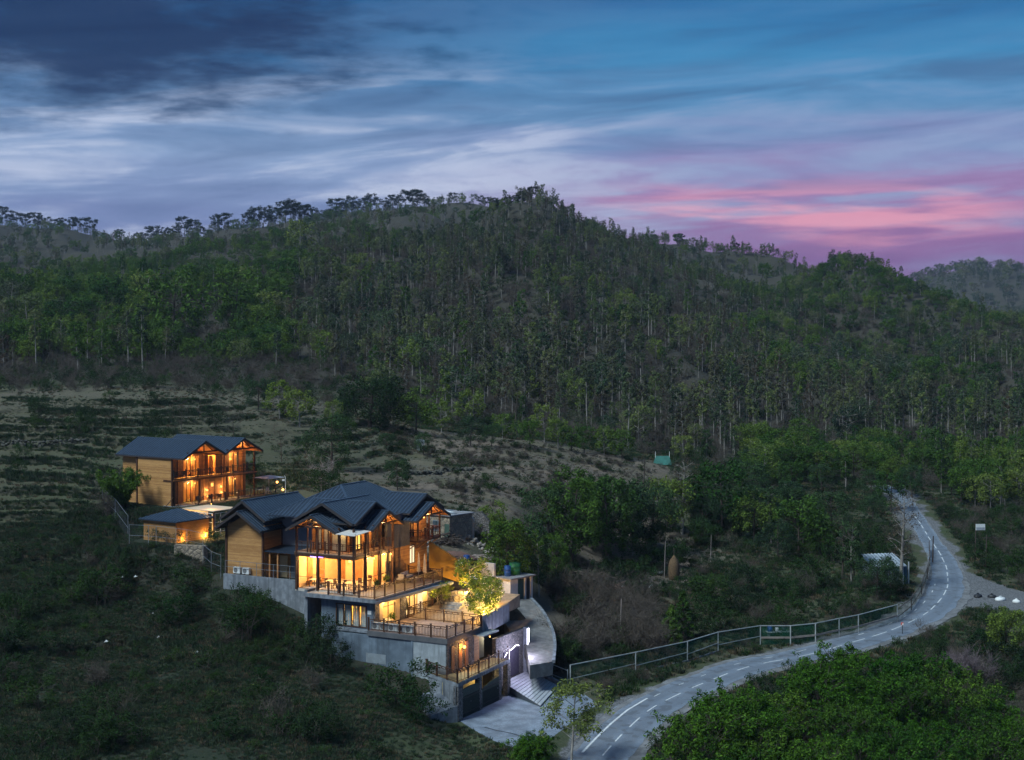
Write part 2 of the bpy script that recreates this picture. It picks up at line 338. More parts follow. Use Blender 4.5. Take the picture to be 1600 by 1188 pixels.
def poly_sd_(X, Y, P):
    n = len(P); d = np.full(X.shape, 1e9); ins = np.zeros(X.shape, bool)
    for i in range(n):
        a = P[i]; b = P[(i+1) % n]; e = b-a; t = np.clip(((X-a[0])*e[0]+(Y-a[1])*e[1])/(e@e+1e-9), 0, 1)
        d = np.minimum(d, np.hypot(X-a[0]-t*e[0], Y-a[1]-t*e[1]))
        c = ((a[1] > Y) != (b[1] > Y)) & (X < (b[0]-a[0])*(Y-a[1])/(b[1]-a[1]+1e-12)+a[0]); ins ^= c
    return np.where(ins, -d, d)
UV = lambda L: [uv2w(*q) for q in L]
HOTO = np.array([-41.5, 179.7]); HOTR = np.array([.559, .829]); HOTL = np.array([-.829, .559]); HOTANG = math.atan2(.829, .559)
def hot2w(x, y): p = HOTO+HOTR*x+HOTL*y; return float(p[0]), float(p[1])
COURT = [tuple(Pz(*q, -2.62))[:2] for q in [(700,1118),(722,1130),(752,1147),(786,1163),(850,1178),(905,1190),(960,1150),(1015,1100),(990,1088),(955,1096),(925,1090),(880,1070),(862,1060),(838,1048),(795,1050),(735,1085)]]
LAYBY = [tuple(Pz(*q, -1.4))[:2] for q in [(1486,905),(1512,902),(1560,915),(1640,936),(1660,958),(1560,950),(1500,945),(1480,935)]]
PADS = [   # polygon, height, reach of the blend outside
 (UV([(3.25,4.9),(3.25,19.5),(22,19.5),(22,1.5),(11,-1.2),(5,1)]), 6.85, .7),
 ([hot2w(*q) for q in [(-1.5,-2.3),(-1.5,11),(18,11),(22,-2.3)]], 10.75, 5.0),
 (UV([(-1.3,-10.9),(-1.3,2.0),(5.6,2.4),(5.6,-10.9)]), 1.2, .9),
 ([(-41.5,161.0),(-35.5,160.2),(-29.5,169),(-32,174),(-41,170)], 9.0, 6.0),
 (LAYBY, -1.45, 4.0),
 (UV([(5.6,-10.2),(5.6,-1.5),(16.5,-1.5),(17,-10.2)]), 3.95, 2.2),
]
YARD = UV([(16.8,-10.5),(16.8,3),(22,8),(31,8),(31,-5),(24,-12)])
_TI = {}
def H(X, Y):
    X = np.asarray(X, float); Y = np.asarray(Y, float); Y = np.maximum(Y, 20.)
    z = base_h(X, Y); px = 800+F*X/Y
    far = sstep(300, 600, Y)
    z = z+fbm(X, Y, 1/9., 4, 1)*(.55*(1-far))+fbm(X, Y, 1/70., 5, 2)*far*11*(1-sstep(900, 1200, Y)*.6)+fbm(X, Y, 1/300., 3, 3)*sstep(600, 1200, Y)*10
    z = z+fbm(X+.25*Y, Y*.28, 1/42., 3, 5)*15*sstep(330, 430, Y)*(1-sstep(800, 1000, Y)*.4)      # spurs and gullies
    # far hill on the right
    z = z+sstep(1500, 1900, Y)*(84*np.exp(-(((X-640)/150)**2+((Y-2100)/350)**2))+62*np.exp(-(((X-900)/260)**2+((Y-2200)/400)**2)))
    # terraced fields
    m1 = sstep(-300, -200, px)*(1-sstep(330, 470, px))*sstep(172, 190, Y)*(1-sstep(265, 290, Y))
    m2 = sstep(560, 640, px)*(1-sstep(1060, 1140, px))*sstep(178, 192, Y)*(1-sstep(262, 280, Y))
    m3 = sstep(400, 470, px)*(1-sstep(560, 640, px))*sstep(195, 210, Y)*(1-sstep(262, 285, Y))
    m4 = (1-sstep(150, 330, px))*sstep(118, 128, Y)*(1-sstep(170, 178, Y))
    for m, st in ((m1, 1.05), (m2, .72), (m3, .8), (m4, 2.0)):
        w = (z if st != .72 else .085*Y+.015*X)+fbm(X, Y, 1/38., 2, 4)*st*.8+fbm(X, Y, 1/6., 2, 5)*st*.22; t = w/st; fl = np.floor(t); fr = t-fl; _TI[st] = fl
        z = z+m*(.92 if st < 2 else .55)*(st*(fl+.14*fr+.86*sstep(.84, .985, fr))-w)
    for poly, hz, reach in PADS:
        d = poly_sd(X, Y, poly); w = 1-sstep(0, reach, d); z = z*(1-w)+hz*w
    d, rz, side = road_dist(X, Y); drd = d
    sh = np.where(side > 0, 3.6, 3.2)
    w = 1-sstep(sh, sh+5.5, d); z = z*(1-w)+(rz-.06)*w
    d = poly_sd(X, Y, COURT); dr = drd; w = 1-sstep(.2, 2.2, d)
    w = w*sstep(2.0, 6.0, dr); z = z*(1-w)+(-2.66)*w
    return z
def hz(x, y): return float(H(np.array([x]), np.array([y]))[0])
_yy = np.exp(np.linspace(math.log(95), math.log(1500), 260))
def ground(px, py):
    """where the sight line through a picture point meets the land"""
    def hit(ys):
        x = (px-800)/F*ys; h = H(x, ys); k = np.nonzero(h >= ZC-(py-HY)/F*ys)[0]; return (int(k[0]) if len(k) else len(ys)-1), x, h
    i, x, h = hit(_yy); ys = np.linspace(_yy[max(i-1, 0)], _yy[i], 24); i, x, h = hit(ys)
    return Vector((x[i], ys[i], h[i]))
def build_terrain():
    yn = np.concatenate([np.linspace(20, 95, 20, endpoint=False), np.exp(np.linspace(math.log(95), math.log(310), 470, endpoint=False)), np.exp(np.linspace(math.log(310), math.log(1300), 190, endpoint=False)), np.exp(np.linspace(math.log(1300), math.log(2600), 40))])
    un = np.concatenate([np.linspace(-.80, -.37, 50, endpoint=False), np.linspace(-.37, .37, 560, endpoint=False), np.linspace(.37, .80, 50)])
    U, Yg = np.meshgrid(un, yn); X = U*np.maximum(Yg, 60.); Z = H(X, Yg); nr, nc = X.shape
    V = np.stack([X, Yg, Z], -1).reshape(-1, 3); i = np.arange(nr*nc).reshape(nr, nc)
    Q = np.stack([i[:-1, :-1], i[:-1, 1:], i[1:, 1:], i[1:, :-1]], -1).reshape(-1, 4)
    me = np_mesh('ground', V, Q, [MATS['ground']], smooth=True)
    # what grows or lies where: dry field, grass, bare earth
    px = 800+F*X/np.maximum(Yg, 1); d, rz, side = road_dist(X, Yg)
    px = px+fbm(X, Yg, 1/25., 3, 2)*170; Yf = Yg+fbm(X, Yg, 1/20., 3, 1)*26
    field = sstep(540, 620, px)*(1-sstep(1060, 1160, px))*sstep(168, 186, Yf)*(1-sstep(264, 285, Yf))
    fieldl = (1-sstep(560, 700, px))*sstep(172, 186, Yg)*(1-sstep(280, 310, Yg))*.8
    grass = (1-sstep(430, 700, px))*(1-sstep(172, 300, Yg))
    field = np.maximum(field, 1-sstep(-1., 3., poly_sd(X, Yg, YARD)))
    verge = 1-sstep(2.3, 4.6, d+fbm(X, Yg, .35, 3)*2+1.0*sstep(195, 215, Yg))
    verge = np.maximum(verge, 1-sstep(-1., 2., poly_sd(X, Yg, LAYBY)))
    forest = sstep(290, 330, Yg)
    c = np.stack([np.maximum(field, fieldl*.85), grass, np.maximum(verge, 0), forest], -1).reshape(-1, 4)
    ti = np.where(field > fieldl, _TI[.72]*7.13, np.where(px > 430, _TI[.8]*3.71, _TI[1.05]*5.37)); seg = np.floor((X+ti*9)/26.); rnd = np.abs(np.sin(ti*12.9898+seg*78.233)*43758.5453) % 1.0
    at2 = me.attributes.new('tone', 'FLOAT', 'POINT'); at2.data.foreach_set('value', np.ascontiguousarray(rnd.ravel(), np.float32))
    a = me.color_attributes.new('cover', 'FLOAT_COLOR', 'POINT'); a.data.foreach_set('color', np.ascontiguousarray(c, np.float32).ravel())
    o = obj('ground', me); tag(o, 'terraced valley floor and wooded hillside running up to the ridge', kind='structure'); return o
def ground_material():
    m = bpy.data.materials.new('ground'); m.use_nodes = True; T = NT(m.node_tree); b = T.n['Principled BSDF']
    geo = T.n.new('ShaderNodeNewGeometry'); pos = geo.outputs['Position']; nx, ny, nz = T.sep(geo.outputs['Normal'])[:3]
    at = T.n.new('ShaderNodeAttribute'); at.attribute_name = 'cover'; r, g, bl = T.sep(at.outputs['Color'])[:3]
    n1 = T.noise(pos, .12, 3, .6); n2 = T.noise(pos, .9, 3, .65); n3 = T.noise(pos, 5., 2, .65)
    scrub = T.mix(T.mrange(n1, .35, .65), (.085, .078, .052), (.062, .076, .038))
    scrub = T.mix(T.mrange(n2, .42, .66, 0., .8), scrub, (.046, .064, .028))
    tn = T.n.new('ShaderNodeAttribute'); tn.attribute_name = 'tone'
    dry = T.mix(T.mrange(n2, .3, .7), (.185, .145, .115), (.125, .102, .08)); dry = T.mix(T.mrange(n1, .42, .7, 0., .7), dry, (.078, .082, .046))
    gr = T.mix(T.mrange(n2, .32, .68), (.020, .032, .020), (.030, .036, .024)); gr = T.mix(T.mrange(n1, .5, .7, 0., .5), gr, (.046, .042, .034))
    dry = T.mix(T.mrange(tn.outputs['Fac'], .25, .8, 0., .5), dry, T.mix(n2, (.085, .088, .052), (.185, .15, .12))); scrub = T.mix(at.outputs['Alpha'], scrub, T.mix(n2, (.074, .062, .050), (.044, .046, .034))); c = T.mix(r, scrub, dry); c = T.mix(T.math('MULTIPLY', T.math('MULTIPLY', r, g), 1.3, clamp=True), c, T.mix(T.mrange(n1, .35, .65), (.080, .092, .042), (.11, .10, .06))); c = T.mix(T.math('MULTIPLY', g, T.math('SUBTRACT', .85, T.math('MULTIPLY', r, .8))), c, gr)
    c = T.mix(T.mrange(nz, .955, .80, 0., .85), c, T.mix(n3, (.022, .024, .016), (.06, .055, .042)))          # earth and stone of the risers
    grav = T.mix(T.mrange(n3, .3, .7), (.185, .185, .19), (.10, .098, .098))
    c = T.mix(T.mrange(T.math('ADD', bl, T.math('MULTIPLY', T.math('SUBTRACT', n2, .5), .9)), .25, .75), c, grav)
    c = T.mix(T.mrange(n3, .35, .65, 0., .4), c, T.mix(1., c, (.45, .45, .45), 'MULTIPLY'))
    T.put(b.inputs['Base Color'], c); b.inputs['Roughness'].default_value = .95; b.inputs['Specular IOR Level'].default_value = .1
    bp = T.n.new('ShaderNodeBump'); bp.inputs['Strength'].default_value = .8; bp.inputs['Distance'].default_value = .25
    T.put(bp.inputs['Height'], T.math('ADD', n2, T.math('MULTIPLY', n3, .4))); T.l.new(bp.outputs[0], b.inputs['Normal'])
    MATS['ground'] = m
ground_material(); GROUND = build_terrain()
# ------------------------------------------------------------------ road
def ribbon(pts, offs, name, m, dz=0., zfun=None, th=None):
    """strip along a line, cross offsets to the right of travel"""
    vs = []; fs = []; k = len(offs) if not callable(offs) else None
    for i, p in enumerate(pts):
        d = (pts[min(i+1, len(pts)-1)]-pts[max(i-1, 0)]); d.z = 0; d.normalize(); rt = Vector((d.y, -d.x, 0))
        oo = offs(i) if callable(offs) else offs; k = len(oo)
        for q in oo: w = p+rt*q; vs.append((w.x, w.y, w.z+dz))
    for i in range(len(pts)-1):
        for j in range(k-1): fs.append((i*k+j, i*k+j+1, (i+1)*k+j+1, (i+1)*k+j))
    return MB().add(vs, fs)
def road_material():
    m = bpy.data.materials.new('asphalt'); m.use_nodes = True; T = NT(m.node_tree); b = T.n['Principled BSDF']
    geo = T.n.new('ShaderNodeNewGeometry'); pos = geo.outputs['Position']
    n1 = T.noise(pos, .35, 5, .6); n2 = T.noise(pos, 9., 4, .7); n3 = T.noise(pos, 1.6, 4, .6)
    c = T.mix(T.mrange(n1, .3, .7), (.135, .165, .21), (.20, .235, .285)); c = T.mix(T.mrange(n3, .45, .62, 0., .5), c, (.245, .27, .305))
    at = T.n.new('ShaderNodeAttribute'); at.attribute_name = 'wheel'
    c = T.mix(T.math('MULTIPLY', at.outputs['Fac'], T.mrange(n3, .2, .8, .5, 1.)), c, (.115, .128, .15))
    c = T.mix(T.mrange(T.noise(pos, .9, 2, .5), .57, .61, 0., .75), c, (.095, .104, .118))
    c = T.mix(T.mrange(T.noise(pos, 2.6, 4, .7), .58, .74, 0., .45), c, (.30, .31, .32))
    c = T.mix(T.mrange(n2, .3, .7, .0, .4), c, (.10, .105, .11))
    T.put(b.inputs['Base Color'], c); b.inputs['Roughness'].default_value = .62; b.inputs['Specular IOR Level'].default_value = .45
    bp = T.n.new('ShaderNodeBump'); bp.inputs['Strength'].default_value = .35; bp.inputs['Distance'].default_value = .02; T.put(bp.inputs['Height'], n2); T.l.new(bp.outputs[0], b.inputs['Normal'])
    MATS['asphalt'] = m; return m
road_material()
PAINT = mat('road_paint', (.75, .76, .76), (.5, .51, .5), 3., .7, fine=14.)
GRAVEL = mat('gravel', (.22, .22, .225), (.12, .118, .115), .8, .95, bump=.6, fine=5.)
def build_road():
    ks = [-2.7, -2.2, -1.75, -1.3, -.85, -.3, 0., .35, .85, 1.3, 1.75, 2.2, 2.7]
    wl = {-2.7: 0, -2.2: .15, -1.75: .8, -1.3: .6, -.85: .75, -.3: .2, 0.: .1, .35: .2, .85: .75, 1.3: .6, 1.75: .8, 2.2: .15, 2.7: 0}
    fz = [fbm(np.array([i*.35]), np.array([s*9.]), 1., 3)[0]*.5 for s in (0, 1) for i in range(len(ROAD))]; n = len(ROAD)
    wd = lambda i: .9-.36*min(1., max(0., (i-118)/55.)); ws = lambda i: 1.-.75*min(1., max(0., (i-130)/30.))
    offs = lambda i: [q*wd(i) for q in [-2.7+fz[i]]+ks[1:-1]+[2.7+fz[n+i]]]
    mb = ribbon(ROAD, offs, 'road', None, .03); o = mb.build('road', MATS['asphalt'], smooth=True)
    a = o.data.attributes.new('wheel', 'FLOAT', 'POINT'); a.data.foreach_set('value', np.array([wl[q] for _ in ROAD for q in ks], np.float32))
    tag(o, 'grey winding hill road with worn white dashes', kind='structure')
    # gravel shoulders each side, slightly lower
    for s, w in ((1, 1.6), (-1, 1.2)):
        f = lambda i: [q*wd(i) for q in ([2.2, 2.7, 2.7+ws(i)*w*(.6+1.2*abs(fz[i]))] if s > 0 else [-2.7-ws(i)*w*(.5+2.2*abs(fz[i])), -2.7, -2.2])]
        ribbon(ROAD, f, 'shoulder', None, .008).build('gravel_shoulder', GRAVEL, o, smooth=True)
    # markings laid along the line: (start, end) in metres of travel
    L = [0.]
    for a, b in zip(ROAD[:-1], ROAD[1:]): L.append(L[-1]+(b-a).length)
    def at(s): i = max(0, min(len(L)-2, int(np.searchsorted(L, s))-1)); t = (s-L[i])/(L[i+1]-L[i]); return ROAD[i].lerp(ROAD[i+1], t)
    def mark(s0, s1, off, w):
        pts = [at(s0+(s1-s0)*k/4) for k in range(5)]; ribbon(pts, [off-w/2, off+w/2], '', None, .036).build('lane_dash', PAINT, o)
    near = {i: L[i] for i in range(len(L))}
    rng = random.Random(4); s = 14.
    while s < L[-1]-25:
        ln = rng.uniform(2.0, 3.4) if s > 34 else 3.4
        mark(s, s+ln, .1+rng.uniform(-.03, .03), .13); s += ln+rng.uniform(1.1, 2.4)
    mark(L[27], L[45], -1.75, .2)
    s = L[46]
    while s < L[140]:
        ln = rng.uniform(.8, 1.8); mark(s, s+ln, -1.5, .10); s += ln+rng.uniform(3., 6.)
    return o
RD = build_road()
# forecourt between the gates and the road
def build_forecourt():
    n = 40; m = 30; A = catmull([Pz(*q, -2.62) for q in [(712,1121),(722,1129),(752,1147),(786,1163),(850,1178),(905,1189),(942,1180)]], 8); B = catmull([Pz(*q, -2.62) for q in [(716,1119),(752,1102),(793,1082),(815,1078),(838,1064),(862,1060),(905,1080),(945,1103),(985,1092),(1035,1087)]], 8)
    def rs(P, n):
        d = [0.]
        for a, b in zip(P[:-1], P[1:]): d.append(d[-1]+(b-a).length)
        return [(float(np.interp(t, d, [p.x for p in P])), float(np.interp(t, d, [p.y for p in P]))) for t in np.linspace(0, d[-1], n)]
    A = rs(A, n); B = rs(B, n); vs = []; fs = []
    for a, b in zip(A, B):
        for k in range(m): t = k/(m-1); vs.append((a[0]*(1-t)+b[0]*t, a[1]*(1-t)+b[1]*t))
    v = np.array(vs); z = H(v[:, 0], v[:, 1])+.035; dr, rz, sd_ = road_dist(v[:, 0], v[:, 1]); w = sstep(5.5, 2.6, dr)
    z = z*(1-w)+(rz-.01)*w
    fs = [(i*m+j, i*m+j+1, (i+1)*m+j+1, (i+1)*m+j) for i in range(n-1) for j in range(m-1)]
    mt = mat('court_concrete', (.24, .28, .335), (.125, .15, .185), .7, .85, bump=.5, fine=6.)
    o = MB().add([(a, b, c) for (a, b), c in zip(vs, z)], fs).build('forecourt', mt, smooth=True)
    cr = catmull([Pz(*q, -2.6) for q in [(757,1136),(775,1141),(800,1146),(820,1152),(842,1153)]], 5); cr = [Vector((c.x, c.y, hz(c.x, c.y)+.05)) for c in cr]
    ribbon(cr, [-.07, .07], '', None, 0.).build('drain_gap', mat('wet_crack', (.02, .022, .025)), o)
    return tag(o, 'pale concrete forecourt sloping from the gates to the road', kind='structure')
build_forecourt()
# ------------------------------------------------------------------ building kit
WOOD = wood_mat('honey_planks', (.42, .215, .075), (.28, .13, .042))
WOODW = wood_mat('weathered_planks', (.47, .25, .09), (.31, .15, .052), .13)
DARKW = mat('dark_timber', (.075, .034, .018), (.045, .02, .012), 2.5, .55)
SOFF = mat('soffit_pine', (.42, .20, .07), (.30, .13, .045), 1.8, .6)
SLATE = mat('blue_roof_tile', (.020, .033, .054), (.012, .020, .036), 1.3, .5, spec=.5, fine=7.)
SEAM = mat('roof_seam', (.060, .088, .130), (.038, .058, .088), 2., .4, spec=.5)
FASC = mat('fascia', (.042, .034, .033), (.03, .025, .025), 2., .6)
CONC = mat('grey_concrete', (.235, .255, .285), (.15, .165, .185), .55, .9, bump=.25, fine=2.2, streak=.75)
CONCL = mat('pale_plaster', (.33, .36, .38), (.26, .285, .30), .7, .9, fine=1.2, streak=.55)
BLUEW = mat('blue_grey_plaster', (.15, .19, .235), (.085, .11, .14), .5, .9, bump=.2, fine=1.4, streak=.6)
GREYP = mat('grey_panel', (.19, .215, .25), (.15, .17, .20), .8, .7)
SLATEW = mat('slate_cladding', (.085, .09, .115), (.05, .055, .07), 1.4, .6, bump=.5, fine=4.)
GLASS = glass_mat('window_glass'); DGLASS = glass_mat('dark_glass', (.55, .6, .62), 1.5)
CURT = mat('curtain', (.36, .38, .35), (.26, .28, .26), 6., .9)
CREAM = mat('cream_wall', (.72, .55, .31), (.62, .46, .25), 1.2, .85)
TILE = mat('pink_paving', (.34, .25, .22), (.22, .16, .145), 2.6, .75, fine=5.)
FLOORW = mat('pale_floor', (.55, .50, .43), (.45, .40, .34), 1.5, .5)
METG = mat('grey_metal', (.30, .32, .34), (.22, .24, .25), 3., .45, metal=.5)
WHITEP = mat('white_paint', (.72, .72, .70), (.6, .6, .58), 2., .6)
BLACKM = mat('black_metal', (.022, .022, .024), (.03, .03, .032), 2., .45)
GREENG = mat('green_gate', (.045, .07, .06), (.03, .05, .045), 2., .5)
BULB = emit_mat('warm_bulb', (1., .46, .10), 4.); BULBW = emit_mat('cool_led', (.85, .83, 1.), 4.)
def stone_mat(name, a, b, mortar, sc):
    m = bpy.data.materials.new(name); m.use_nodes = True; T = NT(m.node_tree); bs = T.n['Principled BSDF']
    geo = T.n.new('ShaderNodeNewGeometry'); pos = geo.outputs['Position']
    v = T.n.new('ShaderNodeTexVoronoi'); v.feature = 'F1'; v.inputs['Scale'].default_value = sc; T.put(v.inputs['Vector'], pos)
    e = T.n.new('ShaderNodeTexVoronoi'); e.feature = 'DISTANCE_TO_EDGE'; e.inputs['Scale'].default_value = sc; T.put(e.inputs['Vector'], pos)
    c = T.mix(T.sep(v.outputs['Color'])[0], a, b); c = T.mix(T.mrange(T.noise(pos, sc*4, 4, .6), .3, .7, 0., .5), c, tuple(x*.5 for x in a))
    c = T.mix(T.mrange(e.outputs['Distance'], .0, .09, 1., 0.), c, mortar); T.put(bs.inputs['Base Color'], c); bs.inputs['Roughness'].default_value = .9
    bp = T.n.new('ShaderNodeBump'); bp.inputs['Strength'].default_value = .9; bp.inputs['Distance'].default_value = .06
    T.put(bp.inputs['Height'], T.mrange(e.outputs['Distance'], 0., .2)); T.l.new(bp.outputs[0], bs.inputs['Normal']); MATS[name] = m; return m
STONE = stone_mat('stone_cladding', (.22, .20, .19), (.10, .10, .105), (.05, .048, .045), 3.2)
STONEB = stone_mat('buff_masonry', (.34, .27, .19), (.22, .175, .13), (.12, .10, .08), 2.2)
def roof_face(poly, parent, th=.1, pitch=.44, name='roof_slope', m=None, sm=None, soffit=None):
    """sloping plane of roof: slab plus raised seams running down the fall line"""
    P = [Vector(p) for p in poly]; n = (P[1]-P[0]).cross(P[2]-P[0]).normalized()
    if n.z < 0: P = P[::-1]; n = -n
    k = len(P); mb = MB(); d = Vector((0, 0, th))
    mb.add(P+[p-d for p in P], [tuple(range(k)), tuple(range(2*k-1, k-1, -1))]+[(i, k+i, k+(i+1) % k, (i+1) % k) for i in range(k)])
    o = mb.build(name, m or SLATE, parent)
    e = Vector((-n.y, n.x, 0)).normalized(); fall = n.cross(e).normalized(); c = P[0]
    q = [((p-c).dot(e), (p-c).dot(fall)) for p in P]; lo = min(a for a, b in q); hi = max(a for a, b in q)
    sb = MB(); t = lo+pitch*.5
    while t < hi:
        xs = []
        for i in range(k):
            (a0, b0), (a1, b1) = q[i], q[(i+1) % k]
            if (a0 <= t) != (a1 <= t): xs.append(b0+(b1-b0)*(t-a0)/(a1-a0))
        if len(xs) >= 2 and max(xs)-min(xs) > .15:
            A = c+e*t+fall*min(xs)+n*.012; B = c+e*t+fall*max(xs)+n*.012; sb.bar(A, B, .12, .07, n)
        t += pitch
    if sb.v: sb.build('roof_seams', sm or SEAM, o, kind='stuff')
    if soffit:
        s = MB(); cen = sum(P, Vector())/k; d2 = Vector((0, 0, th+.012)); Q = [cen+(p-cen)*.985-d2 for p in P]; d3 = Vector((0, 0, .03))
        s.add(Q+[p-d3 for p in Q], [tuple(range(k)), tuple(range(2*k-1, k-1, -1))]+[(i, k+i, k+(i+1) % k, (i+1) % k) for i in range(k)]); s.build('soffit', soffit, o)
    return o
def gable(parent, axis, c, a0, a1, half, zr, ze, soffit=None, fascia=True, truss=False, lo=None, hi=None):
    """gable roof; axis 'u': ridge runs along x at y=c; 'v': along y at x=c. a0 is the open front"""
    hl = lo or half; hr = hi or half; zl = zr-(zr-ze)*hl/half; zrr = zr-(zr-ze)*hr/half
    W = (lambda a, x, z: Vector((a, x, z))) if axis == 'u' else (lambda a, x, z: Vector((x, a, z)))
    roof_face([W(a0, c, zr), W(a1, c, zr), W(a1, c-hl, zl), W(a0, c-hl, zl)], parent, soffit=soffit)
    roof_face([W(a0, c, zr), W(a1, c, zr), W(a1, c+hr, zrr), W(a0, c+hr, zrr)], parent, soffit=soffit)
    MB().bar(W(a0-.03, c, zr+.03), W(a1, c, zr+.03), .22, .07).build('ridge_cap', SEAM, parent)
    for x, z in ((c-hl, zl), (c+hr, zrr)):
        if fascia: MB().bar(W(a0-.035, c, zr-.1), W(a0-.035, x, z-.1), .06, .24).build('bargeboard', FASC, parent)
        MB().bar(W(a0, x, z-.09), W(a1, x, z-.09), .06, .16).build('gutter', FASC, parent)
    if truss:
        t = a0+.35; h = half*.62; zb = zr-(zr-ze)*.62-.25
        MB().bar(W(t, c-h*1.35, zb), W(t, c+h*1.35, zb), .12, .16).build('tie_beam', DARKW, parent)
        MB().bar(W(t, c, zb), W(t, c, zr-.15), .13).build('king_post', DARKW, parent)
        for s in (-1, 1): MB().bar(W(t, c+s*.75*h, zb), W(t, c+s*.1, zr-.3), .09).build('brace', DARKW, parent)
        for s in (-1, 1): MB().bar(W(t, c+s*half*.94, ze+.02), W(t, c, zr-.2), .1, .14).build('rafter', SOFF, parent)
def railing(parent, pts, h=1.05, every=1.9, bal=.17, m=None, name='railing', bm=None, second=True, big=()):
    m = m or DARKW; pts = [Vector(p) for p in pts]; up = Vector((0, 0, 1)); r = MB(); bb = MB(); posts = []
    for a, b in zip(pts[:-1], pts[1:]):
        r.bar(a+up*h, b+up*h, .09, .07)
        if second: r.bar(a+up*(h-.17), b+up*(h-.17), .05, .05)
        r.bar(a+up*.12, b+up*.12, .05, .05); L = (b-a).length; n = max(1, round(L/every))
        for i in range(n+1): posts.append(a.lerp(b, i/n))
        k = max(2, int(L/bal))
        for i in range(1, k):
            p = a.lerp(b, i/k); bb.bar(p+up*.12, p+up*(h-.17 if second else h), .032)
        if second:
            k = max(2, int(L/.62))
            for i in range(1, k): p = a.lerp(b, i/k); bb.bar(p+up*(h-.17), p+up*h, .06)
    o = r.build(name, m, parent); bb.build('balusters', bm or m, o, kind='stuff'); seen = []
    for p in posts:
        if any((p-q).length < .1 for q in seen): continue
        seen.append(p); MB().bar(p, p+up*(h+.14), .13).bar(p+up*(h+.14), p+up*(h+.19), .19, .19).build('post', m, o)
    return o
def window(parent, plane, a0, a1, b, z0, z1, nv=2, nh=1, out=-1, fr=None, glass=None, depth=.09, w=.07, trans=None, sill=False):
    """glazed opening in plane 'u' (x=b, spans y) or 'v' (y=b, spans x); frame with separate panes"""
    fr = fr or DARKW; W = (lambda a, d, z: (b+d, a, z)) if plane == 'u' else (lambda a, d, z: (a, b+d, z)); mb = MB(); o_ = out*depth*.5
    def fbar(p, q, ww): mb.bar(p, q, ww, depth, (1, 0, 0) if plane == 'u' else (0, 1, 0))
    V = lambda a, z: Vector(W(a, o_, z))
    for a in (a0+w/2, a1-w/2): fbar(V(a, z0), V(a, z1), w)
    for z in (z0+w/2, z1-w/2): mb.bar(V(a0+w, z), V(a1-w, z), depth*.98, w*.98)
    for i in range(1, nv): a = a0+(a1-a0)*i/nv; fbar(V(a, z0+w), V(a, z1-w), w*.9)
    for j in range(1, nh): z = z0+(z1-z0)*j/nh; mb.bar(V(a0+w, z), V(a1-w, z), depth*.8, w*.7)
    o = mb.build('window', fr, parent)
    if trans:
        z = z0+(z1-z0)*trans; MB().bar(V(a0+w, z), V(a1-w, z), depth*.8, w*.8).build('transom', fr, o)
    for i in range(nv):
        for j in range(nh):
            p0 = a0+(a1-a0)*i/nv+w*.5; p1 = a0+(a1-a0)*(i+1)/nv-w*.5; q0 = z0+(z1-z0)*j/nh+w*.5; q1 = z0+(z1-z0)*(j+1)/nh-w*.5
            MB().add([W(p0, o_, q0), W(p1, o_, q0), W(p1, o_, q1), W(p0, o_, q1)], [(0, 1, 2, 3)]).build('pane', glass or GLASS, o)
    if sill: MB().bar(W(a0-.1, out*.12, z0-.05), W(a1+.1, out*.12, z0-.05), .24, .08).build('sill', fr, o)
    return o
def box(parent, name, m, *b): return MB().box(*b).build(name, m, parent)
def bulb(parent, p, watts, r=.09, col=(1, .58, .2), name='lamp_globe', m=None):
    o = MB().lathe([(.01, -r), (r*.7, -r*.7), (r, 0), (r*.7, r*.7), (.01, r)], p, 10).build(name, m or BULB, parent, smooth=True)
    if watts: lamp('lamp_light', p, watts, col, max(r, .08)*1.15, parent)
    return o
